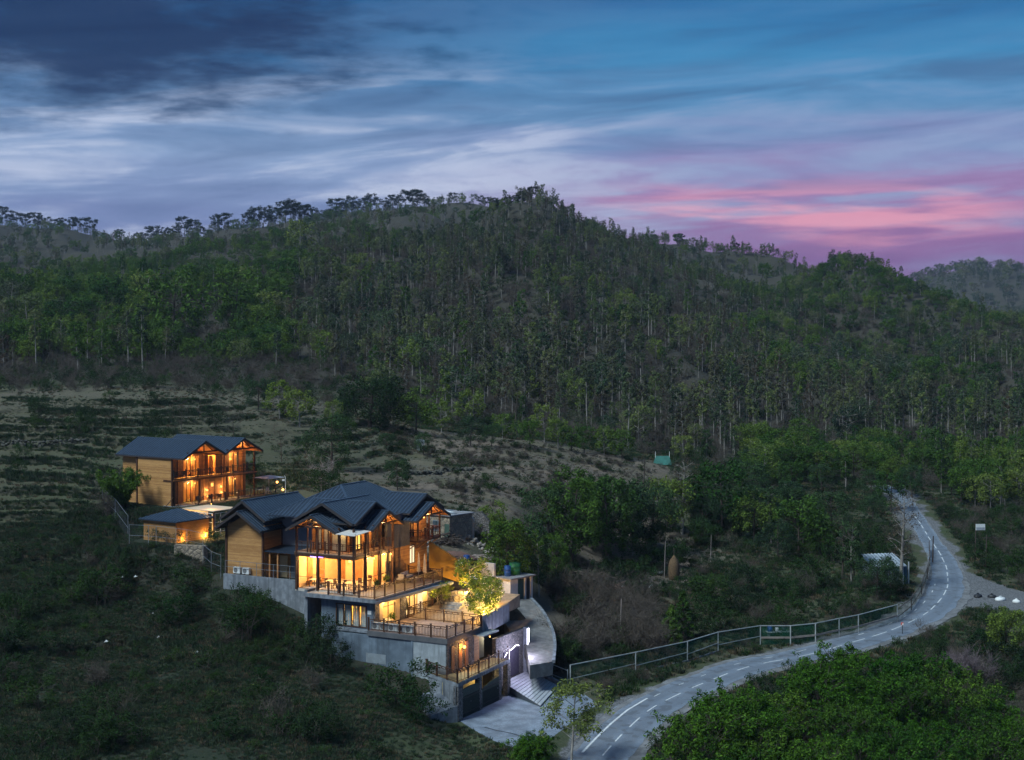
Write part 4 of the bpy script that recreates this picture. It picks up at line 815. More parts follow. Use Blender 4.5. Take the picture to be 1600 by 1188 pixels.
# ------------------------------------------------------------------ pavilion between the two houses
def pavilion():
    P = empty('garden_pavilion', (-37.4, 163.9, 0), math.radians(56), 'low pavilion with blue hipped roof and lit glass front between the houses', 'pavilion'); z = 11.35
    q = [Vector((-2.6, -2.8, z)), Vector((3.1, -2.8, z)), Vector((3.1, 3.2, z)), Vector((-2.6, 3.2, z))]
    a, b = Vector((-.1, .2, z+1.0)), Vector((.6, .2, z+1.0))
    for f in ([a, b, q[1], q[0]], [b, a, q[3], q[2]], [q[0], q[3], a], [q[1], q[2], b]): roof_face(f, P)
    box(P, 'wall', WOOD, -2.2, -2.0, -2.3, 2.8, 8.0, z-.1); box(P, 'wall', WOOD, -2.0, 2.7, -2.3, -2.1, 8.0, z-.1); box(P, 'wall', WOOD, 2.5, 2.7, -2.1, 2.8, 8., z-.1)
    MB().prism([(3.2, -2.6), (7.3, -2.6), (7.3, 2.4), (3.2, 2.4)], 11.9, 11.98).build('lit_canopy', mat('glow_tinted_canopy', (.62, .47, .33), (.54, .40, .28), 1.), P)  # peach glow from below is put into the opaque canopy colour
    for x, y in ((3.3, -2.5), (7.2, -2.5), (7.2, 2.3)): box(P, 'canopy_post', DARKW, x-.07, x+.07, y-.07, y+.07, 8.5, 11.9)
    window(P, 'u', -2.4, 2.2, 3.3, 8.6, 11.7, 4, 3, w=.05, fr=WHITEP); window(P, 'v', 3.4, 7.1, -2.5, 8.6, 11.7, 4, 3, w=.05, fr=WHITEP)
    box(P, 'glow_wall', CREAM, 3.4, 7.2, 2.3, 2.45, 8.5, 11.8); box(P, 'floor', FLOORW, 3., 7.3, -2.6, 2.4, 8.4, 8.55)
    bulb(P, (5.2, -.4, 11.2), 120, .1, (1, .7, .38)); bulb(P, (4.2, -1.2, 12.6), 9, .06, (1, .6, .25), 'canopy_fill_lamp')  # second bulb is added above the canopy to brighten its top
    return P
pavilion()
# ------------------------------------------------------------------ vegetation kit
BARKP = mat('pale_bark', (.30, .27, .24), (.18, .16, .14), 2., .9); BARKD = mat('dark_bark', (.075, .055, .045), (.045, .035, .03), 2., .9)
TWIG = mat('dry_twig', (.095, .076, .060), (.060, .049, .040), 2., .9); TWIGP = mat('pale_twig', (.30, .25, .23), (.22, .18, .165), 2., .9)
L_FOREST = leaf_mat('leaf_forest', [(.040, .062, .040), (.106, .116, .062), (.034, .058, .040), (.155, .190, .066), (.064, .106, .050), (.112, .102, .070), (.175, .205, .078), (.046, .084, .052), (.090, .120, .060)])
L_GREEN = leaf_mat('leaf_green', [(.028, .070, .018), (.090, .155, .030), (.044, .098, .024), (.145, .200, .042), (.058, .112, .030), (.034, .080, .024)])
L_DARK = leaf_mat('leaf_dark', [(0.018, 0.037, 0.020), (0.027, 0.053, 0.022)])
L_LIME = leaf_mat('leaf_lime', [(0.131, 0.188, 0.035), (0.163, 0.200, 0.056), (0.106, 0.169, 0.037)])
L_TEAL = leaf_mat('leaf_bluegreen', [(.036, .072, .038), (.056, .100, .042), (.032, .060, .034)])
L_DRY = leaf_mat('leaf_dry', [(0.099, 0.073, 0.051), (0.083, 0.066, 0.044), (0.066, 0.062, 0.037)])
L_PINE = leaf_mat('leaf_pine', [(0.024, 0.038, 0.036), (0.034, 0.048, 0.041)])
L_SCRUB = leaf_mat('leaf_scrub', [(.018, .046, .018), (.032, .066, .020), (.024, .044, .024), (.046, .088, .022)])
L_BRIGHT = leaf_mat('leaf_bright', [(.026, .090, .012), (.066, .150, .018), (.030, .080, .016), (.095, .170, .028), (.042, .112, .014)], .3, .75)
L_GRASS = leaf_mat('leaf_grass', [(.036, .066, .042), (.050, .078, .046), (.074, .082, .056), (.032, .060, .038)], .25, .5)
L_STRAW = leaf_mat('leaf_straw', [(0.131, 0.100, 0.073), (0.100, 0.077, 0.057), (0.150, 0.119, 0.075)], .2, .5)
FLOWER = leaf_mat('white_flower', [(.75, .74, .66)], .2, .1)
def leaves(rs, C, Rd, n, size, up=.5, asp=.5, flat=1.):
    """n leaf blades scattered in clumps C (k,3) of radius Rd (k)"""
    w = Rd**2; k = rs.choice(len(C), n, p=w/w.sum()); d = rs.normal(size=(n, 3)); d /= np.linalg.norm(d, axis=1)[:, None]
    r = Rd[k]*(.35+.65*rs.rand(n)**.6); p = C[k]+d*r[:, None]*np.array([1, 1, flat])
    nn = d*.7+np.array([0, 0, up])+rs.normal(size=(n, 3))*.45; nn /= np.linalg.norm(nn, axis=1)[:, None]
    t = np.cross(nn, rs.normal(size=(n, 3))); t /= np.linalg.norm(t, axis=1)[:, None]+1e-9; b = np.cross(nn, t); s = size*(.6+.8*rs.rand(n))[:, None]
    V = np.stack([p-t*s*.5, p+b*s*asp*.5, p+t*s*.5, p-b*s*asp*.5], 1).reshape(-1, 3); Q = np.arange(4*n).reshape(n, 4); return V, Q
def tube_np(pts, r0, r1, sides=5):
    P = np.array(pts, float); k = len(P); T_ = np.gradient(P, axis=0); T_ /= np.linalg.norm(T_, axis=1)[:, None]+1e-9
    u = np.where(np.abs(T_[:, 2:3]) > .9, [[1., 0, 0]], [[0, 0, 1.]]); x = np.cross(T_, u); x /= np.linalg.norm(x, axis=1)[:, None]; y = np.cross(T_, x)
    a = np.arange(sides)*2*math.pi/sides; r = np.linspace(r0, r1, k)[:, None, None]
    V = P[:, None]+r*(x[:, None]*np.cos(a)[None, :, None]+y[:, None]*np.sin(a)[None, :, None]); V = V.reshape(-1, 3)
    i = np.arange(k-1)[:, None]*sides; j = np.arange(sides)[None]; jn = (j+1) % sides
    return V, np.stack([i+j, i+jn, i+sides+jn, i+sides+j], -1).reshape(-1, 4)
def join(parts):
    V = []; Q = []; o = 0
    for v, q in parts: V.append(v); Q.append(q+o); o += len(v)
    return np.concatenate(V), np.concatenate(Q)
def tree_geo(seed, h, tr, lo, hi, rad, nb, nl, size, shape='round', up=.35, clump=.42, lean=.04, sub=2, flat=1., asp=.5, bare=False, stems=1):
    rs = np.random.RandomState(seed); W = []; C = []; R = []
    for st in range(stems):
        off = rs.normal(size=2)*.25*(stems > 1); ln = rs.normal(size=2)*(lean+.12*(stems > 1))*h
        tt = np.linspace(0, 1, 7); path = np.stack([off[0]+ln[0]*tt**1.4+np.cumsum(rs.normal(size=7))*.012*h*tt, off[1]+ln[1]*tt**1.4+np.cumsum(rs.normal(size=7))*.012*h*tt, tt*h*(.97 if stems == 1 else .7+.3*rs.rand())], -1)
        path[0, 2] = -.3; W.append(tube_np(path, tr, tr*.18, 6)); a0 = rs.rand()*6.28
        for i in range(nb//stems):
            t = (i+.5)/(nb//stems); t = lo+(hi-lo)*t; tn = (t-lo)/max(hi-lo, 1e-3)
            pr = {'round': .35+.75*math.sqrt(max(0, 1-(2*tn-.9)**2*.8)), 'cone': 1.05-tn*.95, 'umbrella': .35+.8*tn, 'column': .8-.35*abs(tn-.45), 'vase': .5+.6*tn}[shape]
            L = rad*pr*(.7+.5*rs.rand()); az = a0+i*2.4+rs.rand()*.8; b = np.array([np.interp(t, tt, path[:, q]) for q in range(3)])
            d = np.array([math.cos(az), math.sin(az), up+rs.normal()*.15]); e = b+d*L; m = b+d*L*.5+rs.normal(size=3)*.08*L; m[2] += .06*L
            W.append(tube_np([b, m, e], tr*.32*(1-.6*t)+.01, .012, 4))
            C += [e, m*.4+e*.6+rs.normal(size=3)*.12*L]; R += [clump*rad*(.7+.5*rs.rand()), clump*rad*(.6+.4*rs.rand())]
            for s in range(sub):
                q = b+d*L*(.45+.5*rs.rand()); dd = d+rs.normal(size=3)*.7; dd /= np.linalg.norm(dd); e2 = q+dd*L*.5; W.append(tube_np([q, (q+e2)/2+rs.normal(size=3)*.04*L, e2], tr*.12+.008, .008, 3)); C.append(e2); R.append(clump*rad*(.5+.4*rs.rand()))
        C.append(path[-1]); R.append(clump*rad*.8)
    wood = join(W); lf = leaves(rs, np.array(C), np.array(R), nl, size, asp=asp, flat=flat)
    return wood, lf
def twig_geo(seed, C, R, n, ln):
    rs = np.random.RandomState(seed+99); k = rs.choice(len(C), n); d = rs.normal(size=(n, 3)); d[:, 2] = np.abs(d[:, 2])*.9+.15; d /= np.linalg.norm(d, axis=1)[:, None]
    p = C[k]+rs.normal(size=(n, 3))*R[k][:, None]*.3; t = np.cross(d, rs.normal(size=(n, 3))); t /= np.linalg.norm(t, axis=1)[:, None]; s = ln*(.5+rs.rand(n))[:, None]
    bend = rs.normal(size=(n, 3))*.16*s
    V = np.stack([p-t*.016, p+t*.016, p+d*s*.6+bend+t*.010, p+d*s*.6+bend-t*.010, p+d*s+bend*2.2+t*.006, p+d*s+bend*2.2-t*.006], 1).reshape(-1, 3); i = np.arange(n)[:, None]*6
    return V, np.concatenate([i+np.array([0, 1, 2, 3]), i+np.array([3, 2, 4, 5])])
KIT = {}     # kind -> list of (trunk mesh, crown mesh)
def kind(name, nvar, bark, leaf, **kw):
    out = []
    for i in range(nvar):
        k = dict(kw); tw = k.pop('twigs', 0); tl = k.pop('twig_len', .8); tm = k.pop('twig_mat', None); jit = k.pop('jit', .12); rs = np.random.RandomState(hash(name) % 1 + i*7+len(name)*131+ord(name[0])); j = 1+(rs.rand()-.5)*2*jit; k['h'] *= j
        w, l = tree_geo(i*31+len(name)*17+ord(name[0]), **k)
        wm = np_mesh(name+'_trunk', *w, [bark], smooth=True)
        if tw:
            C = l[0][::4][:400]; t = twig_geo(i, C, np.full(len(C), .6), tw, tl)
            if k['nl'] > 60: V, Q = join([l, t]); cm = np_mesh(name+'_crown', V, Q, [leaf, tm], np.r_[np.zeros(len(l[1])), np.ones(len(t[1]))])
            else: cm = np_mesh(name+'_crown', *t, [tm])
        else: cm = np_mesh(name+'_crown', *l, [leaf])
        out.append((wm, cm))
    KIT[name] = out
kind('slim', 5, BARKP, L_FOREST, h=14, tr=.17, lo=.40, hi=.98, rad=1.5, nb=15, nl=1000, size=.44, shape='column', up=.9, clump=.46, twigs=70, twig_len=1.3, twig_mat=TWIG)
kind('slimgreen', 4, BARKP, L_GREEN, h=12.5, tr=.17, lo=.3, hi=.98, rad=1.7, nb=16, nl=1300, size=.44, shape='column', up=.8, clump=.44)
kind('broad', 5, BARKD, L_GREEN, h=9.5, tr=.22, lo=.25, hi=.98, rad=3.6, nb=18, nl=2600, size=.48, shape='round', clump=.33)
kind('forestbroad', 4, BARKP, L_FOREST, h=10, tr=.2, lo=.32, hi=.98, rad=3.2, nb=15, nl=1700, size=.48, shape='round', clump=.36, twigs=60, twig_len=1.2, twig_mat=TWIG)
kind('limetree', 3, BARKP, L_LIME, h=8.5, tr=.18, lo=.25, hi=.98, rad=2.8, nb=18, nl=2000, size=.46, shape='round', clump=.34)
kind('bare', 5, TWIG, L_DRY, h=9, tr=.15, lo=.3, hi=.97, rad=2.6, nb=14, nl=40, size=.3, shape='vase', up=.9, clump=.5, sub=3, twigs=320, twig_len=1.4, twig_mat=TWIG)
kind('drytree', 3, BARKP, L_DRY, h=12, tr=.15, lo=.3, hi=.98, rad=1.5, nb=14, nl=700, size=.40, shape='column', up=.7, clump=.36, sub=3, twigs=160, twig_len=1.2, twig_mat=TWIG)
kind('pine', 4, BARKD, L_PINE, h=15, tr=.3, lo=.36, hi=.98, rad=4.8, nb=15, nl=1800, size=.85, shape='round', up=.35, clump=.40, flat=.6, sub=1)
kind('mango', 1, BARKD, L_DARK, h=9.3, tr=.5, lo=.12, hi=.95, rad=5.6, nb=38, nl=12000, size=.40, shape='round', up=.25, clump=.30)
kind('darktree', 3, BARKD, L_TEAL, h=10, tr=.26, lo=.2, hi=.98, rad=3.7, nb=22, nl=5200, size=.36, shape='round', clump=.33)
kind('bigtree', 3, BARKD, L_GREEN, h=11, tr=.25, lo=.16, hi=.98, rad=3.3, nb=28, nl=7000, size=.36, shape='round', up=.45, clump=.30)
kind('slender', 3, BARKP, L_TEAL, h=10, tr=.14, lo=.2, hi=.99, rad=1.9, nb=18, nl=3000, size=.32, shape='column', up=.55, clump=.40)
kind('shrub', 5, TWIG, L_SCRUB, h=1.5, tr=.04, lo=.05, hi=.95, rad=1.0, nb=12, nl=620, size=.17, shape='round', up=.6, clump=.38, stems=3, sub=1)
kind('dryshrub', 3, TWIG, L_DRY, h=1.6, tr=.035, lo=.05, hi=.95, rad=1.1, nb=12, nl=120, size=.13, shape='vase', up=.9, clump=.4, stems=4, sub=2, twigs=420, twig_len=.7, twig_mat=TWIG)
kind('bush', 4, TWIG, L_SCRUB, h=3.0, tr=.06, lo=.04, hi=.97, rad=1.7, nb=18, nl=2400, size=.20, shape='round', up=.6, clump=.34, stems=3)
kind('brightbush', 5, BARKD, L_BRIGHT, h=4.2, tr=.09, lo=.1, hi=.98, rad=2.1, nb=34, nl=6000, size=.23, shape='round', up=.75, clump=.20, stems=3, asp=.36)
kind('thuja', 2, BARKD, L_GREEN, h=5., tr=.12, lo=.04, hi=.98, rad=1.3, nb=44, nl=4200, size=.20, shape='cone', up=.5, clump=.2)
kind('roadside', 1, BARKP, L_LIME, h=6.6, tr=.13, lo=.3, hi=.98, rad=2.0, nb=18, nl=3400, size=.25, shape='round', up=.55, clump=.30, lean=.05)
kind('frangipani', 2, BARKP, L_LIME, h=3.6, tr=.12, lo=.3, hi=.98, rad=1.9, nb=20, nl=3000, size=.30, shape='round', up=.4, clump=.34, asp=.4)
kind('whitebare', 1, TWIGP, L_DRY, h=5.5, tr=.16, lo=.15, hi=.97, rad=3.2, nb=18, nl=30, size=.2, shape='vase', up=.7, clump=.4, sub=4, twigs=700, twig_len=1.3, twig_mat=TWIGP)
kind('deadtall', 1, BARKP, L_DRY, h=15, tr=.34, lo=.3, hi=.98, rad=2.5, nb=22, nl=500, size=.3, shape='column', up=.5, clump=.3, sub=3, twigs=700, twig_len=1.2, twig_mat=TWIG)
kind('purplebare', 1, TWIG, L_DRY, h=3.6, tr=.08, lo=.05, hi=.97, rad=1.9, nb=24, nl=30, size=.1, shape='round', up=.8, clump=.4, sub=5, twigs=2600, twig_len=.8, twig_mat=mat('mauve_twig', (.16, .12, .13), (.11, .085, .09)), stems=4)
_used = {}
def plant(k, p, s, rz, name, label, cat='tree', group=None, var=None, sz=None):
    v = KIT[k][(var if var is not None else _used.get(k, 0)) % len(KIT[k])]; _used[k] = _used.get(k, 0)+1
    e = empty(name, p, rz, label, cat, group); e.scale = (s, s, s*(sz or 1.))
    a = obj('trunk' if cat == 'tree' else 'stem', v[0], e); b = obj('crown' if cat == 'tree' else 'foliage', v[1], e); return e
def combined(k):
    out = []
    for w, c in KIT[k]:
        V = []; o = 0; bm = bmesh.new(); bm.from_mesh(w); n0 = len(bm.faces); bm.from_mesh(c); me = bpy.data.meshes.new(k+'_mix'); 
        for i, f in enumerate(bm.faces):
            if i >= n0: f.material_index = min(f.material_index+1, 9)
        bm.to_mesh(me); bm.free()
        for m in list(w.materials)+list(c.materials): me.materials.append(m)
        out.append(me)
    return out
def scatter(name, meshes, P, rot, scl, label, idx=None, tilt=None):
    """one object carrying many copies of a few plants, for what nobody could count"""
    n = len(P); me = bpy.data.meshes.new(name); me.vertices.add(n); me.vertices.foreach_set('co', np.ascontiguousarray(P, np.float32).ravel())
    for nm, a in (('rot', rot), ('scl', scl)): at = me.attributes.new(nm, 'FLOAT', 'POINT'); at.data.foreach_set('value', np.ascontiguousarray(a, np.float32))
    at = me.attributes.new('pick', 'INT', 'POINT'); at.data.foreach_set('value', np.ascontiguousarray(idx if idx is not None else np.random.RandomState(1).randint(0, len(meshes), n), np.int32))
    c = bpy.data.collections.new(name+'_kinds')
    for i, m in enumerate(meshes): c.objects.link(bpy.data.objects.new('%s_kind_%02d' % (name, i), m))
    ng = bpy.data.node_groups.new(name, 'GeometryNodeTree'); ng.interface.new_socket('Geometry', in_out='INPUT', socket_type='NodeSocketGeometry'); ng.interface.new_socket('Geometry', in_out='OUTPUT', socket_type='NodeSocketGeometry')
    N = ng.nodes; L = ng.links; gi = N.new('NodeGroupInput'); go = N.new('NodeGroupOutput'); ip = N.new('GeometryNodeInstanceOnPoints'); ci = N.new('GeometryNodeCollectionInfo')
    ci.inputs['Collection'].default_value = c; ci.inputs['Separate Children'].default_value = True; ci.inputs['Reset Children'].default_value = True
    def att(nm, ty): q = N.new('GeometryNodeInputNamedAttribute'); q.data_type = ty; q.inputs['Name'].default_value = nm; return q.outputs['Attribute']
    cx = N.new('ShaderNodeCombineXYZ'); L.new(att('rot', 'FLOAT'), cx.inputs[2])
    L.new(gi.outputs[0], ip.inputs['Points']); L.new(ci.outputs[0], ip.inputs['Instance']); ip.inputs['Pick Instance'].default_value = True
    L.new(att('pick', 'INT'), ip.inputs['Instance Index']); L.new(cx.outputs[0], ip.inputs['Rotation']); L.new(att('scl', 'FLOAT'), ip.inputs['Scale']); L.new(ip.outputs[0], go.inputs[0])
    o = obj(name, me); o.modifiers.new('scatter', 'NODES').node_group = ng; tag(o, label, kind='stuff'); return o
RS = np.random.RandomState(77)
# ------------------------------------------------------------------ hillside forest
def keep_out(X, Y, m=0.):
    """true where plants must not stand: buildings, road, forecourt"""
    bad = road_dist(X, Y)[0] < 3.6+m
    for poly in (COURT, UV([(-4.8,-14.5),(-2.4,2.2),(-2.0,5.4),(1.6,5.4),(1.4,19),(20,19),(20,-3),(17,-11),(13.8,-17),(3.5,-19)]), [hot2w(*q) for q in [(-1,-4),(-1,11),(17,11),(17,-4)]], [(-42,161),(-34,160),(-28,170),(-31,174),(-40,170)], YARD, LAYBY):
        bad = bad | (poly_sd(X, Y, poly) < m)
    return bad
def jitter_grid(x0, x1, y0, y1, sp, rs, keep=1.):
    gx, gy = np.meshgrid(np.arange(x0, x1, sp), np.arange(y0, y1, sp)); gx = gx+rs.uniform(-.5, .5, gx.shape)*sp*1.1; gy = gy+rs.uniform(-.5, .5, gy.shape)*sp*1.1
    gx = gx.ravel(); gy = gy.ravel(); m = (np.abs(800+F*gx/gy-800) < 920) & (rs.rand(len(gx)) < keep); return gx[m], gy[m]
def forest():
    rs = np.random.RandomState(3)
    X, Y = jitter_grid(-320, 320, 292, 760, 5.6, rs)
    px = 800+F*X/Y; Z = H(X, Y); py = HY-(Z-ZC)/Y*F; d = fbm(X, Y, 1/45., 3, 2)
    edge = np.where(px < 560, 318+28*sstep(0, 500, px)-20*sstep(420, 560, px), 300-12*sstep(1100, 1400, px))   # foot of the wood
    keep = (Y > edge+rs.uniform(-6, 14, len(X))) & (rs.rand(len(X)) < np.where((px < 560) & (Y < 395), .22+.5*sstep(330, 395, Y), np.clip(.80-d*1.1, .35, .97))); X, Y, Z, px, py, d = [q[keep] for q in (X, Y, Z, px, py, d)]
    n = len(X); r = rs.rand(n)+d*.55; left = (px < 470+80*d) & (Y > 350); right = (px > 1180+150*d) & (Y > 430); low = (px > 1150) & (Y < 350)
    kinds = np.empty(n, object)
    for i in range(n):
        q = r[i]
        if low[i]: k = 'broad' if q < .55 else 'limetree' if q < .68 else 'slimgreen' if q < .9 else 'slim'
        elif left[i]: k = 'broad' if q < .62 else 'slimgreen' if q < .78 else 'forestbroad' if q < .92 else 'bare'
        elif right[i]: k = 'broad' if q < .45 else 'forestbroad' if q < .7 else 'slimgreen' if q < .8 else 'slim'
        else: k = 'slim' if q < .46 else 'forestbroad' if q < .58 else 'drytree' if q < .76 else 'bare' if q < .86 else 'slimgreen' if q < 1.02 else 'limetree'
        kinds[i] = k
    scl = rs.uniform(.45, 1.15, n)*(1-.3*sstep(430, 640, Y))*np.where(low, .72, 1.)*np.where(px < 520, .95, .92); rot = rs.rand(n)*6.28
    vis = (np.abs(px-800) < 830); order = np.argsort(np.where(vis, Y, 1e5)); T_ = order[:290]; G_ = order[290:]
    nm = {'slim': ('slim_tree', 'slim pale-trunked olive tree at the foot of the hillside wood'), 'slimgreen': ('slim_tree', 'slim green-crowned tree at the foot of the hillside wood'), 'broad': ('broadleaf_tree', 'round green broadleaf tree along the lower edge of the wood'),
          'forestbroad': ('broadleaf_tree', 'dull olive spreading tree low in the hillside wood'), 'drytree': ('dry_tree', 'thin brownish half-bare tree low in the hillside wood'), 'bare': ('bare_tree', 'leafless grey tree low in the hillside wood'), 'limetree': ('broadleaf_tree', 'yellow-green round tree along the lower edge of the wood')}
    zone = lambda p: 'above the left-hand terraces' if p < 330 else 'above the guest block' if p < 560 else 'above the lodge roof' if p < 760 else 'behind the dry terraces' if p < 1060 else 'above the scrub slope' if p < 1280 else 'above the vanishing road' if p < 1450 else 'at the far right of the road'
    for i in T_:
        k = kinds[i]; plant(k, (X[i], Y[i], Z[i]-.2), float(scl[i]), float(rot[i]), nm[k][0], nm[k][1].replace(' at the foot of the hillside wood', '').replace(' along the lower edge of the wood', '').replace(' low in the hillside wood', '')+' at the wood edge '+zone(px[i]), 'tree', 'trees at the wood edge '+zone(px[i]))
    names = ['slim', 'slimgreen', 'broad', 'forestbroad', 'drytree', 'bare', 'limetree']; ms = []; base = {}
    for k in names: c = combined(k); base[k] = (len(ms), len(c)); ms += c
    idx = np.array([base[kinds[i]][0]+rs.randint(base[kinds[i]][1]) for i in G_])
    scatter('forest', ms, np.stack([X[G_], Y[G_], Z[G_]-.2], -1), rot[G_], scl[G_], 'mixed dry woodland covering the hill above the fields', idx)
    # farther slopes
    X, Y = jitter_grid(-560, 700, 700, 1500, 9.5, rs, .85); px = 800+F*X/Y; Z = H(X, Y); bald = fbm(X, Y, 1/60., 3, 4)+.1
    k2 = (bald > -.12) & ~((px < 900) & (Y > 800) & (rs.rand(len(X)) < .55)); X, Y, Z = X[k2], Y[k2], Z[k2]; n = len(X)
    w = ['forestbroad', 'drytree', 'bare', 'broad', 'slim']; ms = []
    for k in w: ms += combined(k)
    scatter('far_forest', ms, np.stack([X, Y, Z-.4], -1), rs.rand(n)*6.28, rs.uniform(.45, .85, n), 'scrubby trees on the far ridges')
    X, Y = jitter_grid(350, 1250, 1650, 2300, 20, rs); Z = H(X, Y); n = len(X)
    scatter('distant_wood', combined('forestbroad'), np.stack([X, Y, Z-.5], -1), rs.rand(n)*6.28, rs.uniform(.9, 1.6, n), 'wood on the distant rounded hill')
    # low growth on the forest floor and the open slope
    X, Y = jitter_grid(-250, 300, 286, 640, 3.6, rs, .75); Z = H(X, Y); n = len(X)
    scatter('undergrowth', combined('shrub')+combined('dryshrub'), np.stack([X, Y, Z-.1], -1), rs.rand(n)*6.28, rs.uniform(.7, 1.5, n), 'low scrub on the forest floor')
forest()
def skyline(px, y0=640, y1=1600):
    y = np.linspace(y0, y1, 400); x = (px-800)/F*y; z = H(x, y); i = int(np.argmax((z-ZC)/y)); return x[i], y[i], z[i]
def ridge():
    rs = np.random.RandomState(8); L = [2, 14, 27, 40, 52, 60, 75, 88, 98, 112, 124, 140, 187, 214, 226, 238, 250, 262, 274, 287, 300, 314, 341, 350]+[388, 398, 410, 421, 433, 446, 455, 468, 480, 491, 503, 514, 524, 537, 548, 556, 569, 581, 590, 602, 612, 622, 633, 645, 652, 664]+[752, 763, 772, 779, 788, 797, 806, 815, 824, 833]+[1061, 1149, 688, 706]
    for px in L:
        px = px+rs.uniform(-2, 2); x, y, z = skyline(px, 640 if px > 720 else 900); s = rs.uniform(.55, 1.12)*(.62 if 740 < px < 850 else .6 if px > 850 or 670 < px < 720 else 1.)*min(1., y/1150+.15)
        if px < 150: lb, g = 'flat-topped pine on the skyline above the left-hand trees', 'pines on the skyline at the picture\'s left end'
        elif px < 200: lb, g = 'lone flat-topped pine between two rows of ridge pines', None
        elif px < 360: lb, g = 'flat-topped pine in the dip of the ridge above the guest block', 'pines in the dip of the ridge'
        elif px < 670: lb, g = 'flat-topped pine in the long row climbing the ridge', 'long row of pines climbing the ridge'
        elif px < 720: lb, g = 'small pine beyond the end of the ridge row', 'small pines past the ridge row'
        elif px < 850: lb, g = 'flat-topped pine crowning the highest hilltop', 'pines on the highest hilltop'
        elif px < 1100: lb, g = 'lone small tree on the bare ridge under the pink sky', None
        else: lb, g = 'small bushy tree at the end of the bare ridge', None
        plant('pine', (x, y, z-1.2), float(s), rs.rand()*6.28, 'pine_tree', lb, 'tree', g)
ridge()
